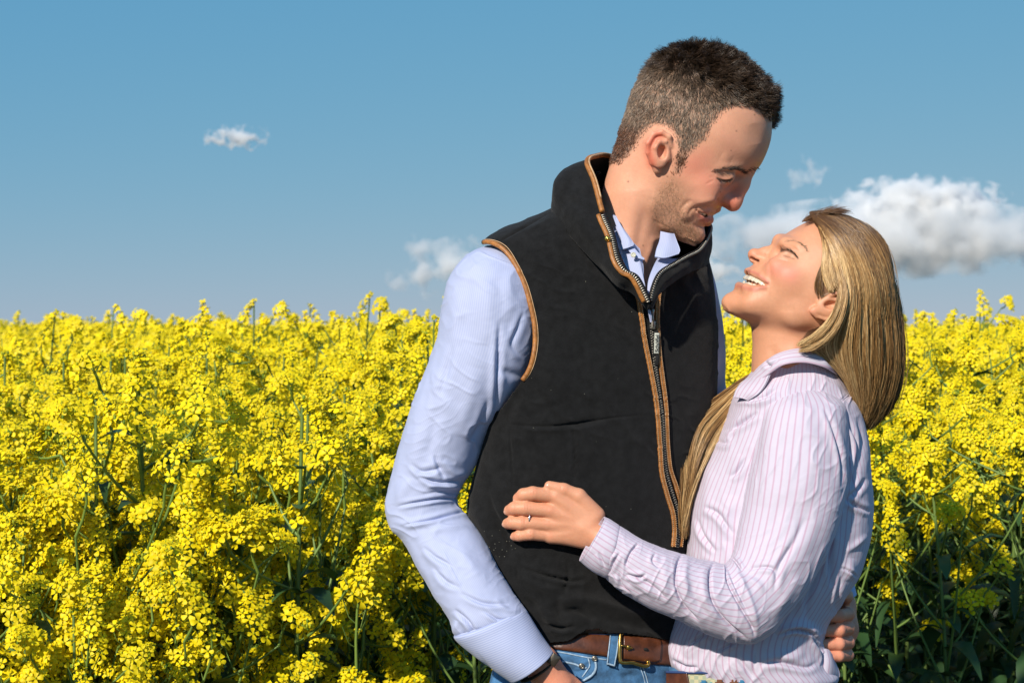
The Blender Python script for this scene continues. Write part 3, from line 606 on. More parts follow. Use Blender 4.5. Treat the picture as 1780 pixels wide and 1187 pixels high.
    bl = put('belt', band(jt, [(925, 1100), (960, 1112), (1010, 1099), (1060, 1098), (1120, 1104), (1160, 1108), (1195, 1112)], [(925, 1122), (965, 1128), (1010, 1134), (1056, 1141), (1110, 1152), (1160, 1156), (1195, 1160)], 90, 14, 4.5, 4), M_BELT, P)
    put('belt_tip', band(jt, [(1082, 1103), (1110, 1104), (1136, 1108), (1146, 1112)], [(1082, 1146), (1110, 1150), (1132, 1152), (1143, 1150)], 40, 12, 8, 3), M_BELT, bl)
    fr = np.array([cast(jt, a, b, 9.5) for a, b in [(1079, 1101), (1090, 1102), (1104, 1104), (1106, 1106)]])
    loop_ = [(1082, 1099), (1076, 1104), (1074, 1122), (1074, 1145), (1078, 1151), (1096, 1153), (1118, 1156), (1122, 1152), (1120, 1147)]
    put('buckle', tube(drape(jt, loop_, 60, 10), 3.4, 10), M_BRASS, bl)
    put('buckle_prong', join(tube(drape(jt, [(1075, 1122), (1088, 1124), (1095, 1126)], 12, 11), 2.0, 8), ball(cast(jt, 1088, 1125, 11), 5, (1, .5, .9))), M_BRASS, bl)
    p = cast(jt, 1118, 1128, 9); put('belt_hole', ball(p, 3.6, (1.2, .4, .8)), M_LINING, bl)
    lo = put('belt_loop', band(jt, [(1060, 1098), (1067, 1099), (1075, 1100)], [(1052, 1154), (1060, 1155), (1066, 1157)], 12, 34, 8, 3), M_DENIM, bl)
    for a, b in (((1060, 1099), (1053, 1152)), ((1074, 1101), (1066, 1156))): put('loop_stitching', tube(drape(jt, [a, b], 20, 8.6), 1.1, 6), M_DENIMS, lo)
    put('loop_stitching', tube(drape(jt, [(1052, 1152), (1067, 1156)], 8, 9), 1.6, 6), M_DENIMS, lo)
    # bracelet
    c0 = Q((936, 1161, -147)); ax = unit(Q((965, 1192, -140)) - Q((935, 1150, -146))); e1 = unit(np.cross(ax, [0, 1, 0])); e2 = np.cross(ax, e1)
    ringp = np.array([c0 + e1 * 31 * math.cos(t) + e2 * 31 * math.sin(t) for t in np.linspace(0, 2 * np.pi, 60, endpoint=False)])
    br = put('bracelet', tube(ringp, 6.5, 8, closed=True, flat=.3, up=ax), mat('dark_olive_strap', (.03, .025, .012), .6), P)
    put('clasp', box(Q((963, 1146, -176)), 15, 4, 19, R(-35)), mat('clasp_metal', (.12, .10, .08), .35, metal=.8), br)
    return tree, jt

# ================================================================== HER CLOTHES
def her_clothes(P):
    st = [(1322, 624, 1446, 618, 12, 66, 0), (1304, 652, 1462, 652, 10, 80, 0), (1284, 672, 1474, 684, 6, 92, 0), (1274, 692, 1490, 706, 2, 100, 0), (1262, 728, 1502, 745, 0, 104, 0), (1240, 775, 1510, 800, 0, 106, 0), (1216, 832, 1515, 850, 0, 108, 0), (1200, 880, 1514, 900, 0, 110, 0),
          (1196, 940, 1508, 950, -2, 112, 0), (1190, 1000, 1492, 1000, -4, 112, 0), (1182, 1040, 1462, 1045, -6, 112, 0), (1168, 1075, 1440, 1080, -8, 114, 0), (1156, 1108, 1431, 1114, -8, 116, 0), (1153, 1140, 1438, 1148, -8, 117, 0), (1165, 1160, 1456, 1174, -6, 117, 0), (1172, 1175, 1440, 1195, -5, 112, 0)]
    V, F, uv = loft(st, 440, 420, ex=2.2); N = vnormals(V, F)
    if N[np.argmin(V[:, 1]), 1] > 0: F = F[:, ::-1]; N = -N
    V = V + N * (2.2 * noise(V * [1, 1, .6], 44, 41, 2) + .5 * noise(V, 14, 42, 2))[:, None]; V = wrinkle(V, N, 2.6, 81, (19, 36, 54), .35); V = wrinkle(V, N, .8, 85, (34, 30, 12), .8)
    folds = [([(1300, 700), (1330, 690), (1350, 676)], 6, -5, 'f'), ([(1262, 752), (1290, 735), (1318, 716)], 6, -6, 'f'), ([(1275, 700), (1310, 700), (1340, 690)], 5, 4), ([(1245, 765), (1262, 770), (1280, 748), (1286, 735)], 5, -5, 'f'), ([(1268, 830), (1282, 820), (1296, 795)], 6, -5, 'f'),
             ([(1225, 880), (1250, 895), (1275, 930)], 6, -5, 'f'), ([(1212, 900), (1222, 930), (1245, 960)], 5, -5, 'f'), ([(1235, 800), (1232, 860), (1220, 900)], 12, 4), ([(1270, 860), (1265, 900), (1262, 940)], 10, 4),
             ([(1474, 686), (1458, 700), (1448, 712)], 2.2, -3), ([(1448, 712), (1470, 760), (1480, 800)], 5, -6, 'f'), ([(1492, 720), (1496, 780), (1486, 840)], 8, -5, 'f'), ([(1465, 720), (1486, 770), (1482, 830), (1470, 868)], 5, -6, 'f'), ([(1505, 830), (1490, 850), (1468, 872)], 6, -5, 'f'), ([(1470, 868), (1490, 880), (1512, 890)], 5, -5, 'f'),
             ([(1448, 900), (1443, 960), (1444, 1020)], 7, -7, 'f'), ([(1460, 985), (1475, 992), (1490, 1003)], 3, -3, 'f'), ([(1470, 960), (1490, 945), (1508, 930)], 5, 4), ([(1462, 1000), (1456, 1030), (1450, 1060)], 5, -4, 'f'), ([(1425, 985), (1405, 1035), (1398, 1075)], 8, -6, 'f'), ([(1475, 1010), (1480, 970)], 8, 5),
             ([(1350, 1105), (1380, 1094), (1410, 1100), (1424, 1116)], 4, -6, 'f'), ([(1350, 1100), (1390, 1085), (1425, 1100)], 8, 6), ([(1410, 1102), (1425, 1130), (1432, 1155)], 4, -4, 'f'), ([(1415, 1115), (1432, 1150)], 7, 4),
             ([(1190, 1130), (1215, 1110), (1240, 1095)], 4, -4, 'f'), ([(1240, 1135), (1270, 1120), (1290, 1100)], 4, -4, 'f'), ([(1170, 1145), (1190, 1158), (1215, 1160)], 5, -5, 'f'), ([(1165, 1120), (1172, 1140), (1185, 1150)], 6, 4), ([(1318, 1120), (1312, 1150), (1308, 1175)], 2.0, -2.5), ([(1320, 1155), (1350, 1150), (1400, 1160), (1420, 1150)], 6, -5, 'f'), ([(1345, 1130), (1370, 1140), (1400, 1135)], 9, 5),
             ([(1280, 1140), (1300, 1165), (1310, 1180)], 6, -4, 'f'), ([(1210, 1085), (1202, 1120), (1196, 1150)], 10, 4)]
    V = crease(V, F, folds, N=N)
    sh = put('shirt', (V, F, uv), M_PINK, P); tag(sh, 'pale shirt with pink pinstripes'); tree = bvh(V, F)
    # near sleeve
    st = [(1358, 672, 1420, 668, -40, 22, 0), (1338, 690, 1452, 688, -52, 52, 0), (1322, 715, 1470, 712, -64, 66, 0), (1308, 770, 1474, 775, -76, 74, 0), (1299, 830, 1471, 840, -88, 78, 0), (1290, 885, 1461, 895, -98, 76, 0), (1281, 930, 1444, 945, -110, 74, 0),
          (1274, 960, 1424, 988, -122, 70, 0), (1266, 975, 1396, 1034, -134, 66, 0), (1258, 980, 1362, 1075, -146, 62, 0), (1250, 978, 1334, 1106, -154, 60, 0), (1240, 976, 1302, 1118, -158, 58, 0), (1220, 972, 1262, 1112, -162, 57, 0), (1194, 965, 1218, 1096, -166, 56, 0),
          (1166, 957, 1180, 1078, -170, 54, 0), (1138, 946, 1142, 1062, -172, 51, 0), (1110, 933, 1110, 1046, -172, 47, 0), (1088, 920, 1080, 1026, -171, 43, 0), (1072, 912, 1058, 1008, -170, 40, 0), (1066, 914, 1050, 998, -170, 35, 0)]
    V, F, uv = loft(st, 300, 620, ex=2.1); N = vnormals(V, F)
    if N[np.argmin(V[:, 1]), 1] > 0: F = F[:, ::-1]; N = -N
    V = V + N * (1.8 * noise(V * [1, 1, .6], 44, 51, 2) + .5 * noise(V, 14, 52, 2))[:, None]; V = wrinkle(V, N, 2.0, 91, (18, 36, 50), .35); V = wrinkle(V, N, .8, 95, (34, 30, 12), -.7)
    folds = [([(1330, 700), (1318, 760), (1306, 830)], 8, -3.5), ([(1432, 708), (1448, 745), (1462, 800), (1464, 850)], 5, -5, 'f'), ([(1345, 720), (1335, 800), (1322, 880)], 14, 3), ([(1400, 720), (1410, 800), (1400, 880)], 16, 3), ([(1360, 860), (1340, 920), (1310, 960)], 10, -3), ([(1425, 880), (1405, 940), (1370, 1000)], 10, 3), ([(1400, 900), (1370, 960), (1340, 1000)], 8, -3, 'f'),
             ([(1272, 968), (1282, 980), (1290, 992)], 3.5, -6, 'f'), ([(1262, 985), (1266, 1010), (1285, 1050), (1308, 1090), (1312, 1108)], 2.6, -7, 'n'), ([(1268, 978), (1290, 1010), (1310, 1060), (1318, 1100)], 5, 4.0), ([(1262, 978), (1280, 1020), (1305, 1075)], 3.2, -4.5),
             ([(1242, 975), (1234, 1000), (1238, 1040), (1262, 1080), (1300, 1112)], 2.8, -7.5, 'n'), ([(1226, 980), (1222, 1010), (1228, 1050), (1250, 1085)], 7, 4), ([(1186, 962), (1177, 985), (1176, 1020), (1190, 1055), (1215, 1080)], 2.8, -7.5, 'n'), ([(1196, 968), (1190, 1000), (1196, 1040)], 6, 4), ([(1160, 965), (1155, 1000), (1160, 1050)], 8, 4),
             ([(1110, 945), (1098, 958), (1090, 975), (1088, 985)], 2.4, -5.5, 'n'), ([(1088, 998), (1110, 1003), (1124, 998)], 4, -6, 'f'), ([(1078, 960), (1068, 975), (1060, 995)], 4, -4, 'f'), ([(1075, 995), (1082, 1015), (1100, 1030)], 4, -4, 'f'), ([(1095, 1010), (1115, 1020), (1140, 1040)], 5, 4), ([(1105, 1000), (1130, 1015), (1160, 1040)], 5, -4, 'f'), ([(1200, 1010), (1215, 1050), (1240, 1075)], 6, -2.5),
             ([(1345, 1030), (1355, 985), (1380, 940)], 6, -3.5, 'f'), ([(1300, 990), (1325, 985), (1345, 990), (1352, 1010)], 5, -3.5, 'f'), ([(1285, 1010), (1310, 1010), (1330, 1030)], 6, 3.5), ([(1340, 1075), (1365, 1040), (1390, 1000)], 7, 3), ([(1140, 960), (1135, 975), (1150, 990)], 4, -3, 'f'), ([(1060, 1000), (1090, 1020), (1110, 1040)], 4, 3)]
    V = crease(V, F, folds, N=N); put('sleeve', (V, F, uv), M_PINK, sh); st_ = bvh(V, F)
    cu = [(1078, 916, 1058, 1006, -171, 36, 0), (1074, 911, 1046, 1002, -171, 41, 0), (1060, 902, 1026, 990, -170, 40, 0), (1051, 898, 1007, 974, -168, 38, 0)]
    V, F, uv = loft(cu, 200, 60, ex=2.1); N = vnormals(V, F)
    if N[np.argmin(V[:, 1]), 1] > 0: F = F[:, ::-1]; N = -N
    V = V + N * (1.2 * noise(V, 22, 55, 2))[:, None]; V = crease(V, F, [([(1056, 902), (1012, 976)], 1.2, -1.0), ([(1040, 960), (1052, 985)], 4, -3, 'f')], N=N)
    put('cuff', thicken(V, F, uv, 2.5), M_PINKC, sh)
    # collar, yoke, back pleats
    st = [(1345, 668, 1410, 668, 100, 18, 0), (1322, 700, 1420, 700, 98, 46, 0), (1300, 780, 1400, 790, 102, 50, 0), (1270, 880, 1370, 900, 100, 48, 0), (1225, 960, 1330, 985, 88, 44, 0), (1190, 1010, 1280, 1050, 70, 40, 0)]
    a, b, c = loft(st, 100, 120); put('sleeve', (a, b if vnormals(a, b)[np.argmin(a[:, 1]), 1] < 0 else b[:, ::-1], c), M_PINK, sh)
    co = sheet([[(1303, 655, -30), (1322, 634, -52), (1352, 614, -68), (1390, 605, -72), (1430, 609, -62), (1452, 617, -30), (1458, 622, 10)],
                [(1304, 662, -38), (1328, 642, -62), (1356, 622, -79), (1394, 616, -84), (1434, 622, -74), (1458, 632, -38), (1462, 640, 10)],
                [(1308, 672, -50), (1336, 650, -74), (1362, 634, -88), (1398, 630, -90), (1434, 638, -82), (1454, 650, -50), (1462, 655, 5)]], 160, 30, 2, 2.5)
    Vq = crease(co[0], co[1], [([(1340, 640), (1330, 628)], 5, -4, 'f'), ([(1355, 620), (1345, 632), (1332, 640)], 4, -3, 'f'), ([(1430, 618), (1450, 640)], 4, -3, 'f')])
    put('collar', (Vq, co[1], co[2]), M_PINKC, sh)
    co2 = sheet([[(1303, 655, -26), (1292, 664, -40), (1281, 676, -48), (1275, 690, -50)], [(1316, 655, -48), (1306, 668, -58), (1298, 680, -62), (1290, 692, -60)], [(1338, 650, -72), (1330, 668, -78), (1318, 684, -78), (1300, 696, -66)]], 60, 30, 3, 2.5)
    put('collar_leaf', co2, M_PINKC, sh)
    for ln in ([(1474, 687), (1462, 698), (1448, 712)], [(1445, 712), (1425, 702), (1400, 694), (1380, 694)]):
        put('yoke_seam', seam(tree, ln, 40, .9, .8), M_THREAD, sh)
    # hem flap at the back
    fl = sheet([[(1418, 1128, -62), (1426, 1150, -66), (1422, 1180, -66), (1418, 1200, -62)], [(1440, 1128, -50), (1444, 1152, -58), (1440, 1180, -58), (1436, 1200, -52)], [(1452, 1148, -34), (1460, 1172, -36), (1452, 1185, -36), (1446, 1200, -32)]], 50, 30, 6, 3); put('shirt_tail', fl, M_PINK, sh)
    # her jeans and woven belt
    st = [(1150, 1150, 1425, 1150, -4, 104, 0), (1150, 1190, 1432, 1190, -4, 112, 0), (1148, 1280, 1440, 1280, -4, 120, 0), (1160, 1400, 1430, 1400, -4, 116, 0)]
    a, b, c = loft(st, 200, 80); b = b if vnormals(a, b)[np.argmin(a[:, 1]), 1] < 0 else b[:, ::-1]; legs = []
    for x0, x1, w in ((1165, 1310, 20), (1275, 1425, -30)):
        p, q, r = loft([(x0, 1350, x1, 1350, w, 84, 0), (x0 + 8, 1600, x1 - 12, 1600, w, 74, 0), (x0 + 24, 2000, x1 - 26, 2000, w, 56, 0), (x0 + 30, 2590, x1 - 32, 2590, w, 50, 0)], 50, 50); legs.append((p, q if vnormals(p, q)[np.argmin(p[:, 1]), 1] < 0 else q[:, ::-1], r))
    jn = put('jeans', join((a, b, c), *legs), M_DENIM, P); jt = bvh(a, b)
    def bandw(top, bot, nl, nc, lift, th):
        T = arcspline(top, nl); B = arcspline(bot, nl); V = np.array([cast(jt, *(T[i] + (B[i] - T[i]) * j / (nc - 1)), lift) for i in range(nl) for j in range(nc)]); F = gridfaces(nl, nc); F = F if vnormals(V, F)[:, 1].mean() < 0 else F[:, ::-1]
        uvb = np.stack(np.broadcast_arrays(np.linspace(0, 1, nc)[None, :], np.linspace(0, 1, nl)[:, None]), -1).reshape(-1, 2); return thicken(V, F, uvb, th)
    wb = mat('woven_belt', (.42, .38, .24), .85); nt = wb.node_tree; uvn = nt.nodes.new('ShaderNodeUVMap'); mp = nt.nodes.new('ShaderNodeMapping'); mp.inputs['Scale'].default_value = (6, 26, 1); ck = nt.nodes.new('ShaderNodeTexChecker'); ck.inputs['Scale'].default_value = 1
    nt.links.new(uvn.outputs[0], mp.inputs[0]); nt.links.new(mp.outputs[0], ck.inputs[0]); ck.inputs[1].default_value = (.45, .42, .26, 1); ck.inputs[2].default_value = (.30, .34, .24, 1); nt.links.new(ck.outputs[0], nt.nodes['Principled BSDF'].inputs['Base Color'])
    be = put('woven_belt', bandw([(1160, 1166), (1200, 1167), (1240, 1168), (1290, 1169), (1340, 1170)], [(1160, 1204), (1200, 1206), (1240, 1207), (1290, 1208), (1340, 1208)], 90, 12, 4, 4), wb, P)
    put('belt_end', bandw([(1156, 1166), (1175, 1166), (1197, 1167)], [(1156, 1206), (1175, 1206), (1205, 1206)], 30, 10, 7, 3), M_BELT, be)
    put('blue_edging', seam(jt, [(1163, 1167), (1200, 1168), (1250, 1169), (1335, 1170)], 60, 2.2, 7), mat('navy_thread', (.02, .05, .16), .8), be)
    for a, b, c in ((1226, 8, (.03, .16, .30)), (1252, 9, (.16, .06, .03)), (1276, 9, (.16, .06, .03)), (1238, 4, (.10, .30, .34)), (1290, 8, (.03, .16, .30))):
        q = cast(jt, a, 1188, 9); put('woven_motif', join(box(q, b, 2, b * 1.6), box(q, b * 1.7, 1.6, b * .7)), mat('motif_wool', c, .9), be)
    put('belt_ring', tube(drape(jt, [(1158, 1168), (1153, 1176), (1152, 1192), (1155, 1206)], 20, 9), 2.2, 8), M_BRASS, be)
    return tree, st_
# ------------------------------------------------------------------ heads
class Head:
    """slices across the head's own axis, from a traced brow-to-chin and crown-to-nape outline"""
    def __init__(s, O, d, yaw, front, back, widths, w=0., ex=2.25, cxf=None):
        s.O = np.array(O, float); s.d = unit(np.array(d, float)); s.w = w
        s.p = np.array([-s.d[1], s.d[0]]) if front[len(front) // 2][0] < O[0] else np.array([s.d[1], -s.d[0]])
        s.C = Q((O[0], O[1], w)); cy, sy = math.cos(yaw), math.sin(yaw)
        s.down = np.array([s.d[0], 0, -s.d[1]]); f0 = np.array([s.p[0], 0, -s.p[1]]); s.fwd = f0 * cy + np.array([0, -1., 0]) * sy
        s.lat = np.cross(s.down, s.fwd); s.lat = s.lat if s.lat[1] < 0 else -s.lat        # towards the camera side
        def sp(poly):
            P = arcspline(poly, 200) - s.O; a, b = P @ s.d, P @ s.p; o = np.argsort(a); return a[o], b[o]
        fs, fp = sp(front); bs, bp = sp(back); s.smin = max(fs[0], bs[0]) if False else min(fs[0], bs[0]); s.smax = max(fs[-1], bs[-1])
        s.grid = np.linspace(s.smin, s.smax, 400)
        s.F = np.interp(s.grid, fs, fp) / cy; s.B = np.interp(s.grid, bs, bp)
        Wd = np.array(widths, float); s.W = np.interp(s.grid, Wd[:, 0], Wd[:, 1]); ke = np.exp(-np.linspace(-2, 2, 25) ** 2); ke /= ke.sum()
        s.W = np.convolve(np.pad(s.W, 12, 'edge'), ke, 'valid'); s.cx = np.interp(s.grid, *np.array(cxf or [(-999, .5), (999, .5)]).T); s.ex = ex
    def loc(s, P):
        X = P - s.C; return X @ s.down, X @ s.fwd, X @ s.lat
    def __call__(s, P):
        a, f, l = s.loc(P); F = np.interp(a, s.grid, s.F); B = np.interp(a, s.grid, s.B); Wd = np.maximum(np.interp(a, s.grid, s.W), 3); c = B + (F - B) * np.interp(a, s.grid, s.cx)
        ea = np.maximum(np.where(f > c, F - c, c - B), 3); r = ((np.abs(f - c) / ea) ** s.ex + (np.abs(l) / Wd) ** s.ex) ** (1 / s.ex)
        d = (r - 1) * np.minimum(ea, Wd); out = np.maximum(s.grid[0] - a, a - s.grid[-1]); return np.where(out > 0, np.maximum(out, d) + 2, d)
    def mirror(s, P):
        l = (P - s.C) @ s.lat; return P - 2 * l[:, None] * s.lat
    def mp(s, p): return s.mirror(np.asarray(p, float)[None])[0]

def chain(S, pts, rs, k=6, both=None, sub=False):
    for i in range(len(pts) - 1):
        S.cone(pts[i], pts[i + 1], rs[i], rs[i + 1], k, sub)
        if both is not None: S.cone(both.mp(pts[i]), both.mp(pts[i + 1]), rs[i], rs[i + 1], k, sub)
def on(S, H, pts):
    """(u, v, dw): dw measured from the skin found there"""
    return [Q((u, v, (S.hit(u, v) or 0) + dw)) for u, v, dw in pts]

def sculpt(V, F, H, items, N=None):
    """the same creases on both halves of the face"""
    N = vnormals(V, F); V1 = crease(V, F, items, N=N)
    M = H.mirror(V); Nm = N - 2 * (N @ H.lat)[:, None] * H.lat; V2 = crease(M, F, items, N=Nm) - M
    V2 = V2 - 2 * (V2 @ H.lat)[:, None] * H.lat
    s = smooth((V - H.C) @ H.lat, -6, 6)[:, None]
    return V + (V1 - V) * s + V2 * (1 - s)
def tint(col, V, N, H, items, mirror=True):
    """items: (polyline, sigma, colour, strength) pigment"""
    for side in ((0, 1) if mirror else (0,)):
        P = V if side == 0 else H.mirror(V); u, v = UVW(P); s = (V - H.C) @ H.lat; ok = smooth(s if side == 0 else -s, -6, 6)
        for line, sg, c, a in items:
            L = np.asarray(line, float)
            if len(L) == 1: d = np.hypot(u - L[0, 0], v - L[0, 1])
            else: d = polydist(u, v, spline(L, len(L) * 4) if len(L) > 2 else L)[0]
            m = (a * np.exp(-(d / sg) ** 2) * ok)[:, None]; col[:] = col * (1 - m) + np.array(c) * m

# ================================================================== THE MAN'S BODY
def man_body(hand_vest):
    H = Head((1215, 235), (-.45, .893), R(12),
        [(1250, 92), (1288, 112), (1320, 147), (1335, 180), (1339, 207), (1338, 238), (1330, 265), (1317, 290), (1297, 309), (1280, 326), (1264, 345), (1252, 357), (1240, 367), (1233, 381), (1223, 392), (1219, 401), (1218, 411), (1207, 422)],
        [(1250, 92), (1200, 84), (1150, 103), (1114, 135), (1096, 170), (1092, 210), (1094, 250), (1104, 290), (1117, 325), (1133, 365), (1151, 395), (1178, 416), (1207, 422)],
        [(-148, 3), (-142, 34), (-132, 56), (-114, 79), (-90, 98), (-50, 107), (0, 106), (30, 101), (60, 97), (90, 86), (115, 72), (140, 56), (158, 38), (168, 20), (176, 4)],
        w=10, ex=2.2, cxf=[(-160, .5), (0, .48), (60, .42), (120, .45), (170, .5)])
    S = Sdf(); S.fn(H, 10)
    mid = lambda u, v: Q((u, v, 10)) + H.fwd * 0
    def M(u, v, l=0., dw=0.):                         # a point of the mid-plane seen at (u,v), moved l sideways
        base = Q((u, v, H.w)); X = base - H.C; f = X @ np.array([H.p[0], 0, -H.p[1]]); a = X @ H.down
        return H.C + H.down * a + H.fwd * ((f + l * math.sin(R(12))) / math.cos(R(12))) + H.lat * l
    # neck, nape and throat
    S.cone(Q((1126, 300, 22)), Q((1076, 440, 28)), 63, 62, 40); S.cone(Q((1076, 440, 30)), Q((1060, 520, 30)), 62, 70, 20)
    S.cone(Q((1112, 232, 10)), Q((1122, 330, 16)), 26, 58, 36)
    # brow, cheekbone, eye socket first, then the nose over them
    def A(u, v, dw=0.): return on(S, H, [(u, v, dw)])[0]
    def both(kind, p, *a):
        for q in (p, H.mp(p)): S.ell(q, *a) if kind == 'e' else None
    both('e', A(1276, 312, -4), (13, 12, 11), 16, True)
    both('e', A(1285, 306, -2), (9, 9, 7), 9, True)
    eye = A(1262, 306, 9); both('e', eye, (16, 16, 15), 6)
    both('e', A(1228, 324, 10), (20, 14, 16), 24)
    chain(S, [M(1298, 302), M(1288, 322), M(1277, 346)], [9, 10.5, 13], 12)
    S.ell(M(1273, 355), (13.2, 13, 14), 6)
    chain(S, [M(1270, 353, 8), M(1257, 348, 16)], [9.5, 9.5], 6, H)
    S.cone(M(1256, 357), M(1268, 362), 4.5, 5.5, 5)
    for sg in (1, -1): S.cone(M(1264, 361, 7 * sg), M(1258, 357, 9 * sg), 2.6, 2.8, 2.5, True)
    # smile: cheek mass, lips on the skin, the parted mouth
    both('e', A(1226, 345, 5), (17, 12, 13), 16)
    both('e', A(1192, 366, 6), (9, 9, 14), 12)
    ul = [M(1237, 368, 0), A(1229, 367.5, 1.5), A(1221, 366, 1.5), A(1213, 364, 1)]; ll = [M(1231, 383, 0), A(1227, 381.5, 2), A(1220, 377, 2), A(1213, 369, 1)]; mo = [M(1229, 375.5, 0), A(1224, 374, 1), A(1218, 370.5, 1), A(1211, 365.5, 0)]
    chain(S, ul, [4.4, 4.2, 3.6, 2], 5, H); chain(S, ll, [7, 6.8, 5.4, 2], 5, H); chain(S, mo, [4.2, 3.8, 2.4, 1.0], 2, H, True)
    S.ell(M(1209, 408), (13, 16, 14), 14)
    # jaw edge
    chain(S, [A(1140, 352, 14), A(1165, 384, 12), A(1188, 404, 8)], [14, 12, 9], 20, H)
    # ears
    for sgn in (1, -1):
        f = (lambda P: P) if sgn == 1 else (lambda P: [H.mp(p) for p in P])
        hel = on(S, H, [(1167, 254, 0), (1163, 238, -7), (1150, 230, -13), (1136, 234, -20), (1127, 249, -25), (1127, 266, -23), (1133, 283, -15), (1140, 293, -8)])
        if sgn == 1: hel0 = hel; plate = on(S, H, [(1146, 262, -9)])[0]; anti = on(S, H, [(1157, 247, -10), (1146, 246, -17), (1139, 257, -19), (1140, 273, -15), (1148, 284, -8)]); lobe = on(S, H, [(1142, 293, -5)])[0]; con = on(S, H, [(1151, 265, -13)])[0]; trag = on(S, H, [(1161, 268, -4), (1162, 276, -4)])
        S_h = f(hel0)
        S.ell(f([plate])[0], (19, 10, 30), 4, ax=None)
        for i in range(len(S_h) - 1): S.cone(S_h[i], S_h[i + 1], 4.6 if i else 4, 4.6, 3)
        a2 = f(anti)
        for i in range(4): S.cone(a2[i], a2[i + 1], 3.2, 3.2, 3)
        S.ell(f([lobe])[0], (8, 6, 9), 4); S.ell(f([con])[0], (8, 11, 12), 4, True)
        t2 = f(trag); S.cone(t2[0], t2[1], 4.5, 5, 4)
    # trunk and arms under the clothes
    S.cone(Q((1060, 520, 30)), Q((1040, 700, 30)), 78, 92, 30); S.cone(Q((1040, 700, 30)), Q((1030, 1150, 25)), 92, 88, 40)
    chain(S, [Q((1060, 510, 30)), Q((872, 510, -38)), Q((738, 875, -45)), Q((895, 1108, -138)), Q((940, 1150, -146))], [60, 38, 32, 25, 26], 20)
    chain(S, [Q((1060, 510, 30)), Q((1190, 515, 100)), Q((1218, 640, 124)), Q((1260, 780, 160)), Q((1370, 905, 150)), Q((1440, 1010, 125)), Q((1462, 1052, 95))], [60, 34, 32, 30, 28, 25, 24], 20)
    # right hand sliding into the jeans pocket
    wr = Q((940, 1152, -146)); S.cone(wr, Q((965, 1192, -140)), 27, 33, 16); S.ell(Q((985, 1215, -132)), (36, 20, 40), 12)
    for a, b, c, r in (((985, 1195, -148), (1012, 1216, -138), (1026, 1245, -125), 10), ((1000, 1225, -132), (1022, 1262, -122), (1030, 1290, -110), 12), ((985, 1235, -130), (1002, 1275, -118), (1008, 1306, -108), 12),
                       ((968, 1240, -128), (980, 1280, -116), (984, 1308, -106), 11.5), ((950, 1235, -128), (956, 1268, -116), (958, 1292, -108), 10)):
        chain(S, [Q(a), Q(b), Q(c)], [r, r * .95, r * .85], 6)
    # left hand closing round her waist
    pal = Q((1466, 1092, 70)); S.cone(Q((1462, 1050, 95)), pal, 23, 27, 14); S.ell(pal, (20, 28, 38), 12)
    for (v0, v1, r, e) in ((1066, 1070, 11.5, 1432), (1090, 1095, 12, 1424), (1115, 1119, 11.5, 1428), (1137, 1140, 10, 1436)):
        chain(S, [Q((1470, v0, 60)), Q((1474, v0 + 1, 5)), Q((1458, v1, -30)), Q((e, v1 + 1, -42))], [r, r, r * .95, r * .85], 4)
    chain(S, [Q((1462, 1055, 70)), Q((1470, 1035, 30)), Q((1458, 1030, 2))], [13, 12, 10], 6)
    V, F = S.mesh(1.7, (620, -330, Z0 - 760 - 0), (0, 0, 0)) if False else S.mesh(1.7, Q((600, 1340, 0)) * [1, 0, 1] + [0, -260, 0], Q((1560, 40, 0)) * [1, 0, 1] + [0, 260, 0])
    V = relax(V, F, 2, .45)
    items = [
        ([(1250, 343), (1243, 352), (1230, 356), (1218, 359), (1204, 364), (1197, 374), (1194, 384)], 3.4, -2.6), ([(1249, 350), (1232, 349), (1212, 353)], 6, 1.2),
        ([(1253, 336), (1247, 344), (1250, 356)], 2.6, -2.0),
        ([(1204, 348), (1192, 354), (1184, 364), (1182, 378)], 3.6, -2.2),
        ([(1214, 364), (1208, 366)], 3, -2), ([(1228, 395), (1214, 394), (1204, 389)], 4.5, -1.8),
        ([(1240, 303), (1252, 298.5), (1264, 298), (1277, 302)], 1.9, -1.9), ([(1245, 310), (1256, 315), (1268, 315), (1276, 311)], 2.0, -2.2), ([(1246, 308), (1257, 312), (1268, 312), (1274, 309)], 1.6, 1.0),
        ([(1238, 297), (1258, 290), (1282, 289), (1304, 291)], 7, 2.4), ([(1247, 321), (1260, 327), (1274, 323)], 3, -.9), ([(1243, 312), (1234, 317), (1226, 321)], 1.8, -.9), ([(1242, 308), (1232, 309)], 1.6, -.7),
        ([(1128, 340), (1120, 375), (1112, 410), (1105, 450)], 9, -2), ([(1105, 330), (1098, 380), (1096, 440)], 12, 2.0),
        ([(1138, 410), (1128, 440), (1116, 470)], 6, 3), ([(1310, 215), (1316, 250)], 14, -1.5), ([(1255, 270), (1270, 280)], 10, 1.2)]
    V = sculpt(V, F, H, items)
    N = vnormals(V, F); u, v = UVW(V)
    col = np.tile(np.array([.68, .34, .22]), (len(V), 1))
    n1 = noise(V, 26, 1, 3)[:, None]; n2 = noise(V, 4, 2, 2)[:, None]; col *= 1 + .09 * n1 + .05 * n2
    red = (.60, .205, .14)
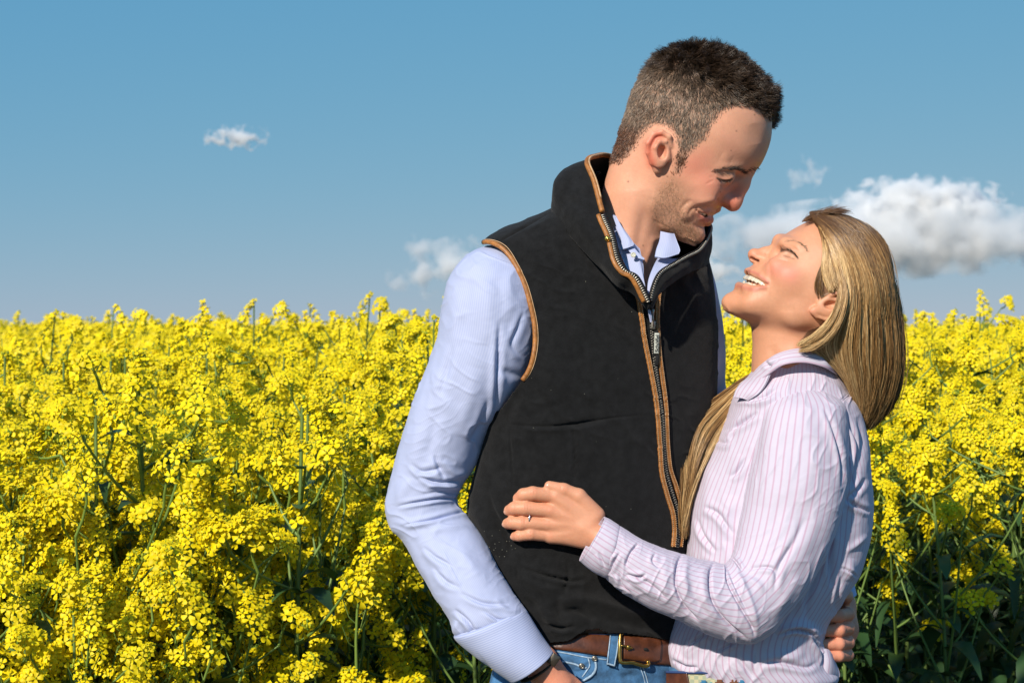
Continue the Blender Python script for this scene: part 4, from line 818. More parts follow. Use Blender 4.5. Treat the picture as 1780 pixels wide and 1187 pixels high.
    tint(col, V, N, H, [([(1240, 322), (1215, 300), (1200, 290)], 24, (.68, .24, .16), .65), ([(1280, 335), (1272, 352)], 17, (.68, .20, .13), .8), ([(1228, 268), (1212, 280)], 14, red, .45),
        ([(1145, 235), (1128, 255), (1133, 285)], 9, (.66, .15, .09), .8), ([(1150, 262)], 16, (.56, .2, .13), .4), ([(1215, 340)], 18, (.58, .24, .17), .35),
        ([(1216, 370), (1226, 369), (1237, 370)], 2.6, (.42, .14, .11), .7), ([(1217, 376), (1226, 382), (1236, 382)], 5.5, (.50, .15, .12), .85), ([(1275, 265), (1270, 250)], 18, (.60, .27, .19), .4),
        ([(1247, 310), (1257, 313.5), (1268, 313), (1272, 311)], 1.8, (.035, .02, .015), .85), ([(1250, 303), (1265, 303)], 4, (.40, .22, .13), .5)])
    # beard stubble pigment
    beard = [(1172, 305), (1148, 318), (1126, 345), (1128, 385), (1146, 402), (1180, 428), (1212, 430), (1230, 400), (1222, 392), (1208, 384), (1204, 372), (1200, 352), (1190, 330)]
    for side in (0, 1):
        P = V if side == 0 else H.mirror(V); uu, vv = UVW(P); s = (V - H.C) @ H.lat; ok = (s > 0) if side == 0 else (s <= 0)
        dd = polydist(uu, vv, beard + [beard[0]])[0] * np.where(inpoly(uu, vv, beard), 1, -1)
        a = smooth(dd, -12, 14) * ok * (.34 + .3 * noise(V, 3.0, 5, 2)); a = np.clip(a, 0, .6)[:, None] * (((V - H.C) @ H.down > 30)[:, None]); col = col * (1 - a) + np.array([.20, .125, .065]) * a
    sm_, sd_ = side_mask(V, H, SCALP); aa = H.loc(V)[0]; k_ = (smooth(sd_, 0, 16) * sm_ * (v < 315))[:, None]; tp_ = smooth(-aa, 25, 90)[:, None]
    scol = np.array([.25, .165, .115]) * (1 - tp_) + np.array([.045, .028, .018]) * tp_; col = col * (1 - k_ * (.72 + .25 * tp_)) + scol * k_ * (.72 + .25 * tp_)
    for (a, b, r) in ((1092, 316, 1.6), (1280, 228, 1.3), (1271, 262, 1.2), (1118, 427, 1.4), (1160, 307, 1.2), (1252, 334, 1.0), (1312, 200, 1.3)):
        tint(col, V, N, H, [([(a, b)], r, (.12, .05, .03), .8)], False)
    hnd = (v > 1040) ; col[hnd] = col[hnd] * np.array([1.0, .80, .76])
    return S, H, V, F, N, col

# ================================================================== THE WOMAN'S BODY
def woman_body(vest_tree):
    H = Head((1420, 500), (-.74, .67), R(5),
        [(1500, 420), (1478, 396), (1450, 383), (1424, 380), (1404, 386), (1384, 396), (1362, 410), (1346, 424), (1333, 440), (1320, 452), (1308, 461), (1299, 469), (1295, 477), (1290, 485), (1283, 492), (1278, 500), (1273, 508), (1265, 515), (1258, 525), (1258, 534), (1266, 543)],
        [(1500, 420), (1528, 450), (1540, 485), (1541, 525), (1530, 562), (1508, 585), (1475, 597), (1430, 592), (1380, 580), (1320, 562), (1285, 553), (1266, 543)],
        [(-125, 3), (-112, 38), (-98, 62), (-75, 84), (-40, 96), (0, 97), (30, 92), (60, 84), (85, 70), (110, 54), (130, 38), (143, 18), (152, 4)],
        w=5, ex=2.2, cxf=[(-120, .5), (0, .5), (60, .42), (140, .5)])
    S = Sdf(); S.fn(H, 10); cy = math.cos(R(5))
    def M(u, v, l=0.):
        X = Q((u, v, H.w)) - H.C; f = X @ np.array([H.p[0], 0, -H.p[1]]); a = X @ H.down
        return H.C + H.down * a + H.fwd * ((f + l * math.sin(R(5))) / cy) + H.lat * l
    S.cone(Q((1372, 545, 15)), Q((1376, 640, 12)), 68, 64, 26); S.cone(Q((1376, 640, 12)), Q((1385, 710, 8)), 64, 74, 20)
    # nose
    chain(S, [M(1347, 432), M(1330, 439), M(1312, 444)], [7, 8.5, 10], 8)
    S.ell(M(1309, 443), (10.5, 10.5, 10.5), 5)
    chain(S, [M(1315, 449, 6), M(1325, 450, 12)], [8, 6.5], 5, H)
    S.cone(M(1306, 452), M(1313, 456), 4, 4, 4)
    for sg in (1, -1): S.cone(M(1306, 450, 7 * sg), M(1316, 454, 9 * sg), 3.0, 2.8, 2.5, True)
    # brow, cheekbones, sockets, lids
    def A(u, v, dw=0.): return on(S, H, [(u, v, dw)])[0]
    chain(S, [A(1306, 448.5, 0), A(1312, 450.5, 0), A(1318, 454, 0)], [2.3, 2.8, 2.0], 2, H, True)
    def both(p, *a):
        for q in (p, H.mp(p)): S.ell(q, *a)
    chain(S, [M(1353, 418, 5), A(1366, 424, 5), A(1388, 430, 6)], [7, 7, 6], 14, H)
    both(A(1350, 440, -3), (11, 10, 9), 12, True)
    both(A(1370, 443, 9), (15, 15, 14), 5)
    global EYE_W; EYE_W = A(1370, 443, 9)
    both(A(1352, 466, 6), (17, 13, 17), 18); both(A(1376, 484, 8), (20, 12, 20), 20)
    # open smile: lips, mouth, chin
    up = [M(1300, 471, 0), A(1308, 473, 1.5), A(1322, 480.5, 1.5), A(1336, 491, 1)]; dn = [M(1284, 499, 0), A(1296, 500, 2), A(1312, 503, 2), A(1331, 498, 1)]; mo = [M(1290, 484.5, 0), A(1300, 486, -1), A(1315, 491, -1), A(1329, 494.5, -1), A(1334, 494.5, 0)]
    chain(S, up, [4.2, 4.2, 3.8, 2.4], 5, H); chain(S, dn, [5.6, 5.6, 5, 2.4], 6, H); chain(S, mo, [8.6, 8.4, 6.4, 3.2, 1.4], 2, H, True)
    S.cone(M(1303, 487, 0), M(1322, 499, 0), 17, 17, 2, True)
    S.ell(M(1270, 527), (15, 16, 15), 14)
    both(A(1312, 528, 9), (18, 12, 14), 20); both(A(1385, 548, 10), (20, 12, 16), 22)
    # ear
    hel = on(S, H, [(1428, 527, -3), (1446, 512, -6), (1462, 508, -12), (1472, 518, -17), (1468, 535, -18), (1455, 548, -16), (1438, 555, -12), (1420, 549, -7), (1411, 541, -5)])
    plate = on(S, H, [(1444, 533, -6)])[0]; con = on(S, H, [(1445, 530, -12)])[0]; lob = on(S, H, [(1417, 540, -5)])[0]
    for f in ((lambda p: p), H.mp):
        S.ell(f(plate), (26, 8, 19), 4)
        for i in range(len(hel) - 1): S.cone(f(hel[i]), f(hel[i + 1]), 3.8, 3.8, 3)
        S.ell(f(lob), (8, 6, 8), 4); S.ell(f(con), (12, 10, 7), 4, True)
    # trunk and arms under the shirt
    S.cone(Q((1385, 700, 5)), Q((1350, 860, -5)), 76, 84, 30); S.cone(Q((1350, 860, -5)), Q((1300, 1200, 0)), 84, 90, 40)
    chain(S, [Q((1390, 730, 0)), Q((1395, 735, -55)), Q((1345, 1040, -140)), Q((1200, 1030, -170))], [50, 36, 30, 27], 16)
    chain(S, [Q((1390, 730, 0)), Q((1420, 730, 70)), Q((1330, 980, 110)), Q((1235, 1060, 60))], [50, 34, 28, 22], 16)
    # left hand spread on the gilet: joints lie just above the cloth
    def G(u, v, up): 
        p = cast(vest_tree, u, v, up); return p if p is not None else Q((u, v, -120 - up))
    wr = G(1040, 942, 42); S.cone(Q((1200, 1030, -170)), wr, 27, 21, 12)
    k = [G(962, 862, 16), G(954, 885, 18), G(951, 908, 17), G(956, 930, 14)]
    S.cone(wr, G(1012, 914, 26), 21, 20, 12)
    for q, r in zip(k, (12.5, 12.5, 12, 11)): S.cone(G(1015, 914, 24), q, 18, r, 7)
    S.cone(G(1022, 898, 24), k[0], 18, 11, 10); S.cone(G(1010, 935, 22), k[3], 17, 10, 10)
    fing = [((962, 862), (926, 856), (910, 859), (902, 865), 12.0), ((954, 885), (915, 881), (896, 882), (887, 885), 12.0), ((951, 908), (910, 905), (892, 905), (884, 908), 11.6), ((956, 930), (921, 928), (905, 928), (897, 930), 10.2)]
    tips = []
    for n, (a, b, c, d, r) in enumerate(fing):
        up = (14, 18, 15, 9)
        P = [k[n], G(*b, up[1]), G(*c, up[2]), G(*d, up[3])]
        chain(S, P, [r * 1.0, r, r * .93, r * .80], 2.2); tips.append((P[2], P[3], r * .80))
    th = [G(1026, 893, 25), G(1000, 859, 23), G(976, 848, 20), G(952, 842, 16)]
    chain(S, th, [17, 13, 10.5, 8.8], 4); tips.append((th[2], th[3], 8.8))
    V, F = S.mesh(1.7, Q((860, 1340, 0)) * [1, 0, 1] + [0, -260, 0], Q((1640, 340, 0)) * [1, 0, 1] + [0, 260, 0])
    V = relax(V, F, 2, .45)
    it = [([(1332, 448), (1337, 462), (1339, 482), (1337, 498), (1330, 510)], 4.5, -1.6),
          ([(1331, 440), (1335, 449), (1330, 457)], 2.4, -1.4),
          ([(1356, 436), (1367, 433.5), (1379, 438.5), (1388, 448)], 1.6, -1.5), ([(1357, 444), (1370, 447.5), (1384, 452)], 1.5, -1.2), ([(1352, 430), (1366, 427), (1380, 431), (1391, 441)], 2, -1.1),
          ([(1278, 511), (1290, 513), (1302, 513)], 4, -1.8), ([(1345, 448), (1360, 452), (1376, 457)], 2.2, -.9), ([(1340, 600), (1352, 640)], 9, -2.2), ([(1390, 590), (1360, 650)], 10, 2.0)]
    V = sculpt(V, F, H, it)
    # hand: knuckles, tendons, joint creases
    hand = [([(962, 862), (1000, 893)], 3.5, .5), ([(954, 885), (1000, 903)], 3.5, .6), ([(951, 908), (1000, 915)], 3.5, .6), ([(956, 930), (1000, 927)], 3.5, .5)]
    for x, y in ((926, 856), (915, 881), (910, 905), (921, 928)):
        for o in (-2.5, 0, 2.5): hand.append(([(x + o, y - 8), (x + o + .6, y + 8)], 1.0, -.8))
    for x, y in ((908, 860), (896, 882), (891, 905), (904, 928), (975, 848)): hand.append(([(x, y - 7), (x + .5, y + 7)], 1.0, -.75))
    V = crease(V, F, hand); N = vnormals(V, F); u, v = UVW(V)
    col = np.tile(np.array([.61, .295, .175]), (len(V), 1)); col *= 1 + .09 * noise(V, 28, 3, 3)[:, None] * [.6, 1, 1.2] + .06 * noise(V, 3.5, 4, 2)[:, None]
    tint(col, V, N, H, [([(1350, 466), (1374, 476)], 17, (.66, .20, .15), .6), ([(1305, 440)], 11, (.60, .22, .14), .5), ([(1306, 448), (1317, 453.5)], 2.2, (.16, .05, .03), .6), ([(1300, 471), (1309, 473), (1322, 480.5), (1335, 491)], 3.0, (.46, .14, .11), .7),
        ([(1282, 497), (1292, 499), (1310, 503), (1328, 499)], 4.5, (.46, .14, .11), .65), ([(1358, 437), (1368, 436), (1379, 441), (1387, 449)], 1.8, (.05, .03, .02), .85), ([(1362, 445), (1380, 450)], 1.3, (.16, .08, .05), .6),
        ([(1300, 488), (1318, 493)], 3, (.22, .05, .04), .3), ([(1412, 541)], 9, (.62, .24, .15), .5), ([(1366, 430), (1382, 434)], 5, (.50, .24, .14), .5), ([(1270, 528)], 14, (.60, .27, .16), .3)])
    # a scalp tinted by its hair
    sc = [(1398, 372), (1412, 384), (1428, 400), (1436, 430), (1432, 460), (1424, 480), (1420, 505), (1428, 520), (1450, 505), (1475, 510), (1470, 545), (1440, 562), (1405, 575), (1385, 600), (1600, 640), (1600, 340)]
    for side in (0, 1):
        P = V if side == 0 else H.mirror(V); uu, vv = UVW(P); s = (V - H.C) @ H.lat; ok = (s > 0) if side == 0 else (s <= 0)
        a = (inpoly(uu, vv, sc) & ok & (vv < 625))[:, None] * .8; col = col * (1 - a) + np.array([.13, .08, .04]) * a
    hn = u < 1060; col[hn] *= np.array([1.02, .98, .98])
    for x, y in ((926, 856), (915, 881), (910, 905), (921, 928), (896, 860), (887, 884), (884, 906), (896, 930), (962, 862), (954, 885), (951, 908), (956, 930), (975, 848)): tint(col, V, N, H, [([(x, y)], 7, (.62, .22, .13), .35)], False)
    return S, H, V, F, N, col, tips
# ================================================================== HAIR
def sample(V, F, N, mask_v, n):
    fm = mask_v[F].all(1); Fi = np.where(fm)[0]; a = np.linalg.norm(np.cross(V[F[Fi, 2]] - V[F[Fi, 0]], V[F[Fi, 3]] - V[F[Fi, 1]]), axis=1)
    k = RNG.choice(Fi, n, p=a / a.sum()); w = RNG.dirichlet([1, 1, 1, 1], n); P = (V[F[k]] * w[..., None]).sum(1); Nn = unit((N[F[k]] * w[..., None]).sum(1)); return P, Nn
SCALP = [(1338, 214), (1331, 206), (1312, 190), (1286, 183), (1266, 192), (1251, 207), (1241, 224), (1230, 246), (1210, 262), (1200, 278), (1193, 296), (1184, 308), (1162, 302), (1168, 285), (1172, 262), (1172, 242), (1160, 226), (1141, 221), (1124, 232), (1112, 252), (1100, 272), (1078, 290), (1040, 290), (1040, 30), (1400, 30), (1400, 180), (1342, 178)]
def side_mask(V, H, poly):
    s = (V - H.C) @ H.lat; out = np.zeros(len(V), bool); dist = np.zeros(len(V))
    for side in (0, 1):
        P = V if side == 0 else H.mirror(V); u, v = UVW(P); ok = (s > 0) if side == 0 else (s <= 0)
        out |= ok & inpoly(u, v, poly); d = polydist(u, v, poly + [poly[0]])[0]; dist = np.where(ok, d, dist)
    return out, dist
def his_hair(P, H, V, F, N):
    m, dist = side_mask(V, H, SCALP); u, v = UVW(V); m &= (v < 315)
    pos, nr = sample(V, F, N, m, 46000); _, d = side_mask(pos, H, SCALP)
    a, f, l = H.loc(pos); keep = (RNG.uniform(size=len(pos)) < smooth(d, -1, 20) * .92 + .06 + .5 * smooth(-a, 40, 90)); pos, nr, d, a, f, l = pos[keep], nr[keep], d[keep], a[keep], f[keep], l[keep]
    wh = Q((1205, 96, 4)); t = pos - wh; t -= (t * nr).sum(1)[:, None] * nr; t = unit(t); rearing = smooth(-f, 20, 90)[:, None]
    t = unit(t + H.down * (.9 * smooth(a, -70, 0))[:, None] + H.fwd * (.55 * smooth(-a, 40, 100))[:, None] * (1 - rearing))
    top = smooth(-a, 28, 100); front = smooth(f, 20, 110) * top
    ln = 7 + 15 * top + 21 * front * smooth(f, 40, 88); ln *= smooth(d, -4, 26) * .7 + .3; ln *= RNG.uniform(.7, 1.25, len(pos)); lift = (.26 + .42 * top + .22 * front)[:, None]
    clump = np.stack([noise(pos, 9, s, 1) for s in (61, 62, 63)], 1); jit = RNG.normal(size=pos.shape) * .17
    d0 = unit(t * (1 - lift) + nr * lift + clump * .28 + jit); d1 = unit(t * (1 - lift * .75) + nr * lift * .55 + clump * .34 + jit)
    Kk = 5; q = np.linspace(0, 1, Kk)[None, :, None]; path = pos[:, None] + nr[:, None] * .2 + ln[:, None, None] * (d0[:, None] * (q - q * q * .4) + d1[:, None] * (q * q * .4))
    cc_ = RNG.choice(len(pos), 1500, replace=False); ids = np.concatenate([cc_[((pos[i:i + 2000, None] - pos[None, cc_]) ** 2).sum(-1).argmin(1)] for i in range(0, len(pos), 2000)])
    ctip = path[ids] + (pos - pos[ids])[:, None] * .12; att = (np.linspace(0, 1, Kk) ** 1.6)[None, :, None] * (.2 + .36 * top)[:, None, None]; path = path * (1 - att) + ctip * att
    mix = np.clip(top + .25 * noise(pos, 20, 65), 0, 1)[:, None]; c = np.array([.19, .135, .095]) * (1 - mix) + np.array([.030, .018, .011]) * mix
    sb = smooth(a, 30, 60)[:, None]; c = c * (1 - sb) + np.array([.10, .042, .02]) * sb; r = RNG.uniform(size=(len(pos), 1)); c = c * np.where(r < .22, 2.3, 1) * RNG.uniform(.65, 1.35, (len(pos), 1))
    V2, F2, C2 = strands(path, .42, .12, c); h = obj('hair', make_mesh('hair', V2, F2, col=C2), P, M_HAIR); tag(h, 'short dark hair, cropped lighter at the sides')
    # brows, lashes, stubble
    g = []
    def brush(line, n, spread, L, ang, colr, w=.45, lift=.5, sides=(0, 1)):
        for side in sides:
            pp = arcspline(line, n) + RNG.normal(size=(n, 2)) * spread
            P0, D = [], []
            for i, (x, y) in enumerate(pp):
                c_ = cast(bt, x, y, .2)
                if c_ is None: continue
                d_ = np.array([math.cos(R(ang + RNG.normal() * 16)), -lift, math.sin(R(ang + RNG.normal() * 16))]); P0.append(c_); D.append(d_)
            P0, D = np.array(P0), unit(D)
            if side: P0 = H.mirror(P0); D = D - 2 * (D @ H.lat)[:, None] * H.lat
            q = np.linspace(0, 1, 4)[None, :, None]; LL = (L * RNG.uniform(.6, 1.2, len(P0)))[:, None, None]
            pa = P0[:, None] + D[:, None] * LL * q + np.array([0, 0, -1.]) * (q * q * LL * .18); a_ = strands(pa, w, .12, np.tile(colr, (len(P0), 1)) * RNG.uniform(.6, 1.4, (len(P0), 1))); g.append(a_)
    hm = UVW(V)[1] < 460; fk = hm[F].all(1); bt = bvh(V, F[fk])
    dk = np.array([.035, .02, .012])
    brush([(1238, 297), (1257, 294), (1272, 294)], 70, 1.2, 6, 8, dk * 2, .35); brush([(1266, 293), (1281, 294), (1297, 301)], 130, 1.7, 7.5, 14, dk, .42, .5, (0,))
    brush([(1300, 296), (1312, 293), (1318, 292)], 26, 1.4, 6, -20, dk, .42, .5, (0,))
    brush([(1247, 310), (1257, 314), (1268, 313.5), (1273, 311)], 44, .3, 4.2, -60, dk, .36, .8, (0,))
    beard = [(1170, 300), (1150, 318), (1128, 345), (1132, 388), (1150, 402), (1180, 420), (1206, 426), (1224, 410), (1222, 393), (1210, 388), (1202, 374), (1197, 352), (1186, 330)]
    mb, _ = side_mask(V, H, beard); mb &= (v > 298) & (v < 424) & ((V - H.C) @ H.down > 30)
    p2, n2 = sample(V, F, N, mb, 5200); _, d2 = side_mask(p2, H, beard); kk = RNG.uniform(size=len(p2)) < smooth(d2, 0, 16) * .8; p2, n2 = p2[kk], n2[kk]; t2 = unit(H.down * .8 - H.fwd * .1 + n2 * .5 + RNG.normal(size=p2.shape) * .3); q = np.linspace(0, 1, 2)[None, :, None]
    g.append(strands(p2[:, None] + t2[:, None] * q * RNG.uniform(1.0, 2.4, (len(p2), 1, 1)), .19, .1, np.where(RNG.uniform(size=(len(p2), 1)) < .5, [[.38, .25, .13]], [[.13, .08, .045]])))
    n = 0; Vs, Fs, Cs = [], [], []
    for a_, b_, c_ in g: Vs.append(a_); Fs.append(b_ + n); Cs.append(c_); n += len(a_)
    obj('facial_hair', make_mesh('facial_hair', np.vstack(Vs), np.vstack(Fs), col=np.vstack(Cs)), P, M_HAIR)

def lock_paths(guides, n, Kk, spread, depth=0, tight=1.0, t_rng=(0, 1), end_var=.12, seed=0, clumps=18, frizz=1.0):
    """strands interpolated between ordered guide lines"""
    G = np.stack([arcspline(g, Kk) for g in guides]); out = np.empty((n, Kk, 3)); t = RNG.uniform(t_rng[0], t_rng[1], n)
    cl = np.sort(RNG.uniform(t_rng[0], t_rng[1], clumps)); near = cl[np.abs(t[:, None] - cl[None]).argmin(1)]; q = np.linspace(0, 1, Kk)
    tt = t[:, None] * (1 - .3 * q[None] * tight) + near[:, None] * .3 * q[None] * tight; x = np.clip(tt, 0, 1) * (len(guides) - 1); i = np.clip(x.astype(int), 0, len(guides) - 2); f = x - i; f = f
    k = np.arange(Kk)[None].repeat(n, 0); P = G[i, k] * (1 - f[..., None]) + G[i + 1, k] * f[..., None]
    ph = RNG.uniform(0, 6.28, (n, 3, 1)); fr = RNG.uniform(1.2, 3.2, (n, 3, 1)); wob = np.sin(ph + fr * q[None, None] * 3.1).transpose(0, 2, 1) * spread
    cph = (near * 977.0) % 6.28; cw = np.stack([np.sin(cph[:, None] + q[None] * 5), np.cos(cph[:, None] * 1.7 + q[None] * 4), np.sin(cph[:, None] * 2.3 + q[None] * 3) * 1.8], -1) * spread * 1.25
    P = P + wob * (.3 + .7 * q)[None, :, None] * frizz + cw * (.2 + .8 * q)[None, :, None]; P[:, :, 2] += (RNG.uniform(0, 1, n) ** 1.2 * depth)[:, None]
    cut_ = 1 - RNG.uniform(0, end_var, n); qq = q[None] * cut_[:, None] * (Kk - 1); a = np.clip(qq.astype(int), 0, Kk - 2); b = (qq - a)[..., None]; r = np.arange(n)[:, None]
    return Q(P[r, a] * (1 - b) + P[r, a + 1] * b), near, t
def her_hair(P, H, V, F, N):
    G_back = [[(1420, 371, 0), (1448, 366, 5), (1492, 396, 10), (1536, 448, 12), (1560, 520, 10), (1569, 600, 8), (1566, 660, 6), (1548, 710, 10), (1518, 741, 18)],
              [(1414, 372, -18), (1446, 373, -20), (1492, 412, -30), (1530, 470, -38), (1548, 540, -42), (1554, 610, -40), (1547, 668, -30), (1528, 714, -14), (1508, 744, 4)],
              [(1410, 375, -30), (1442, 384, -42), (1484, 430, -58), (1514, 492, -70), (1527, 556, -72), (1530, 616, -66), (1524, 668, -50), (1513, 710, -28), (1500, 742, 0)],
              [(1412, 378, -40), (1440, 396, -58), (1474, 446, -80), (1496, 505, -94), (1500, 560, -94), (1497, 612, -82), (1501, 660, -60), (1504, 705, -32), (1498, 738, 0)],
              [(1416, 384, -50), (1440, 408, -70), (1466, 452, -92), (1482, 505, -106), (1472, 552, -106), (1456, 592, -92), (1464, 632, -70), (1482, 676, -40), (1494, 712, -14), (1496, 738, 6)],
              [(1420, 390, -56), (1440, 416, -76), (1460, 455, -96), (1470, 502, -110), (1454, 548, -112), (1424, 580, -102), (1400, 602, -90), (1428, 620, -78), (1462, 644, -48), (1484, 684, -22), (1492, 722, 0)]]
    back, nb, tb = lock_paths(G_back, 30000, 26, 3.2, 26, end_var=.16, clumps=150)
    G_side = [[(1424, 396, -58), (1440, 425, -78), (1452, 462, -95), (1462, 502, -108), (1452, 545, -112), (1430, 572, -106), (1405, 590, -98), (1386, 600, -88)],
              [(1430, 412, -66), (1440, 436, -82), (1448, 464, -94), (1458, 498, -106), (1456, 530, -113), (1440, 562, -110), (1418, 582, -102), (1396, 596, -94)],
              [(1442, 408, -76), (1458, 452, -96), (1474, 503, -114), (1467, 550, -118), (1445, 588, -114), (1415, 609, -104), (1387, 609, -90)]]
    side, ns, ts = lock_paths(G_side, 6500, 22, 2.6, 10, end_var=.2, clumps=36)
    G_tmp = [[(1414, 382, -46), (1436, 400, -68), (1448, 430, -88), (1454, 470, -100), (1460, 505, -108)], [(1420, 388, -50), (1432, 410, -70), (1438, 438, -86), (1440, 470, -94), (1450, 500, -104)], [(1432, 420, -74), (1432, 448, -88), (1428, 474, -92), (1436, 496, -98), (1444, 512, -104)]]
    tmp, nt_, tt_ = lock_paths(G_tmp, 5200, 14, 2.6, 4, end_var=.3, clumps=40)
    G_burn = [[(1438, 436, -84), (1432, 465, -90), (1427, 490, -94), (1430, 512, -96)], [(1434, 448, -84), (1422, 478, -88), (1418, 503, -90), (1425, 522, -92)]]
    burn, nu_, tu_ = lock_paths(G_burn, 260, 10, 2.4, 2, end_var=.55, clumps=40)
    # the lifted roots at the hairline and a far-side half
    G_far = [[(1420, 371, 0), (1448, 366, 5), (1492, 396, 10), (1536, 448, 12), (1560, 520, 10), (1569, 600, 8), (1566, 665, 6), (1548, 715, 10), (1510, 738, 30)],
             [(1414, 378, 30), (1444, 380, 38), (1490, 420, 50), (1528, 480, 62), (1546, 550, 66), (1550, 620, 62), (1535, 680, 50), (1505, 715, 48), (1470, 720, 60)],
             [(1412, 392, 60), (1436, 410, 78), (1470, 450, 92), (1498, 512, 100), (1505, 580, 98), (1495, 640, 90), (1470, 680, 84), (1440, 690, 80), (1400, 690, 80)]]
    far, nf, tf = lock_paths(G_far, 4200, 20, 4, 10, clumps=24)
    G_lock = [[(1360, 640, 75), (1318, 646, 70), (1285, 662, 50), (1240, 696, 25), (1203, 725, 0), (1189, 775, -12), (1188, 830, -18), (1184, 880, -22), (1186, 930, -26)],
              [(1370, 650, 70), (1325, 655, 60), (1290, 680, 40), (1256, 715, 15), (1225, 752, -10), (1208, 800, -22), (1200, 850, -26), (1193, 895, -28), (1190, 935, -28)],
              [(1375, 660, 70), (1330, 668, 50), (1292, 698, 25), (1266, 735, 0), (1240, 775, -18), (1220, 815, -28), (1204, 860, -30), (1196, 900, -30), (1192, 925, -30)]]
    lock, nl_, tl_ = lock_paths(G_lock, 3600, 24, 3.0, 26, end_var=.12, clumps=22)
    HS = Sdf(); HS.fn(H, 10); HS.cone(Q((1372, 545, 15)), Q((1376, 640, 12)), 68, 64, 26)
    def outside(pp, marg, k0=0):
        Pf = pp.reshape(-1, 3); m_ = np.repeat(np.broadcast_to(marg, (len(pp),)), pp.shape[1])
        for _ in range(4):
            d_ = HS.ev(Pf); need = np.clip(m_ - d_, 0, 60); e_ = 2.0; g_ = np.stack([HS.ev(Pf + np.eye(3)[i] * e_) - HS.ev(Pf - np.eye(3)[i] * e_) for i in range(3)], 1); g_ = unit(g_); Pf = Pf + g_ * need[:, None] * .8
        Pp = Pf.reshape(pp.shape)
        for _ in range(2): Pp[:, 1:-1] = (Pp[:, :-2] + 2 * Pp[:, 1:-1] + Pp[:, 2:]) / 4
        return Pp
    back = outside(back, RNG.uniform(3, 15, len(back))); side = outside(side, RNG.uniform(6, 12, len(side))); tmp = outside(tmp, RNG.uniform(2, 7, len(tmp))); burn = outside(burn, RNG.uniform(1.5, 4, len(burn))); far = outside(far, RNG.uniform(3, 14, len(far)))
    sets = []
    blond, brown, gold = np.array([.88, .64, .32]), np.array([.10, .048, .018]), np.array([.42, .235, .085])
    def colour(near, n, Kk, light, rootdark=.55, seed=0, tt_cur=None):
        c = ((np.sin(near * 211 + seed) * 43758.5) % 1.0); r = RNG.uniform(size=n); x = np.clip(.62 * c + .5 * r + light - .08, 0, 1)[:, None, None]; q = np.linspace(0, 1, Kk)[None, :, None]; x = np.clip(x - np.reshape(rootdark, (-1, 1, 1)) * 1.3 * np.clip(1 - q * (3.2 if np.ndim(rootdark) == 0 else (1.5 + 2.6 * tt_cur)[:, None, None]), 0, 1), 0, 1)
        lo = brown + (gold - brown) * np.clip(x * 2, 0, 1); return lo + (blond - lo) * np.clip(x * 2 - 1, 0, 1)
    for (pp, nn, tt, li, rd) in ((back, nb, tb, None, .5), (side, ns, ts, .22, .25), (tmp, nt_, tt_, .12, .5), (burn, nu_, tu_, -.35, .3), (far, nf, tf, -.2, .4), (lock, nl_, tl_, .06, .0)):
        li_ = (-.30 + .58 * tt) if li is None else np.full(len(tt), li); n, Kk = pp.shape[:2]  # back strands: dye and darker roots, plus volume light and shade painted in by position
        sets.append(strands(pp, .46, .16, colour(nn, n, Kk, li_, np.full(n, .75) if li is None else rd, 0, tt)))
    # loose flyaway hairs
    base = back[RNG.choice(len(back), 420)]; q = np.linspace(0, 1, base.shape[1])[None, :, None]; fly = base + RNG.normal(size=(420, 1, 3)) * 7 * q + np.array([4, 0, 2]) * q
    sets.append(strands(fly, .3, .12, np.tile(gold, (420, 1))))
    p0 = Q(np.stack([RNG.uniform(1392, 1440, 700), np.zeros(700), RNG.uniform(-40, 55, 700)], 1)); u0 = np.interp(RNG.uniform(size=700), [0, 1], [0, 1]); x = CU + p0[:, 0]; top = Q(np.stack([1394 + 48 * u0, 386 - 14 * np.sin(u0 * 1.7), p0[:, 1]], 1))
    dirs = unit(np.stack([.75 + .3 * RNG.normal(size=700), .25 * RNG.normal(size=700), .55 + .25 * RNG.normal(size=700)], 1)); qq = np.linspace(0, 1, 7)[None, :, None]; L = RNG.uniform(12, 30, (700, 1, 1))
    sets.append(strands(top[:, None] + dirs[:, None] * L * qq + np.array([.9, 0, -.5]) * L * qq ** 2 * .7, .5, .15, np.tile(brown * 1.3, (700, 1)) * RNG.uniform(.6, 1.6, (700, 1))))
    n = 0; Vs, Fs, Cs = [], [], []
    for a_, b_, c_ in sets: Vs.append(a_); Fs.append(b_ + n); Cs.append(c_); n += len(a_)
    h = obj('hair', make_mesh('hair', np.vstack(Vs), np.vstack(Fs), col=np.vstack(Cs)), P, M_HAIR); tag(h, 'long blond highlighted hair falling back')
    # dense inner mass so the strands have something behind them
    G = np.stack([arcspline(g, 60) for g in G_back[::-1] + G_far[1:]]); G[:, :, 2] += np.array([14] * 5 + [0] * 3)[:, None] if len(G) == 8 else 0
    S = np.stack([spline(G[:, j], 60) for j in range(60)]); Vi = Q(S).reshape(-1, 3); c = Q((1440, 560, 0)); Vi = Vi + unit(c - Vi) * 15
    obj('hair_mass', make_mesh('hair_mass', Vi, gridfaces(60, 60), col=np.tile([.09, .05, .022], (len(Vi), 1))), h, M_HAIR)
    # brow and lashes
    bt = bvh(V, F[(UVW(V)[1] < 640)[F].all(1)]); g = []
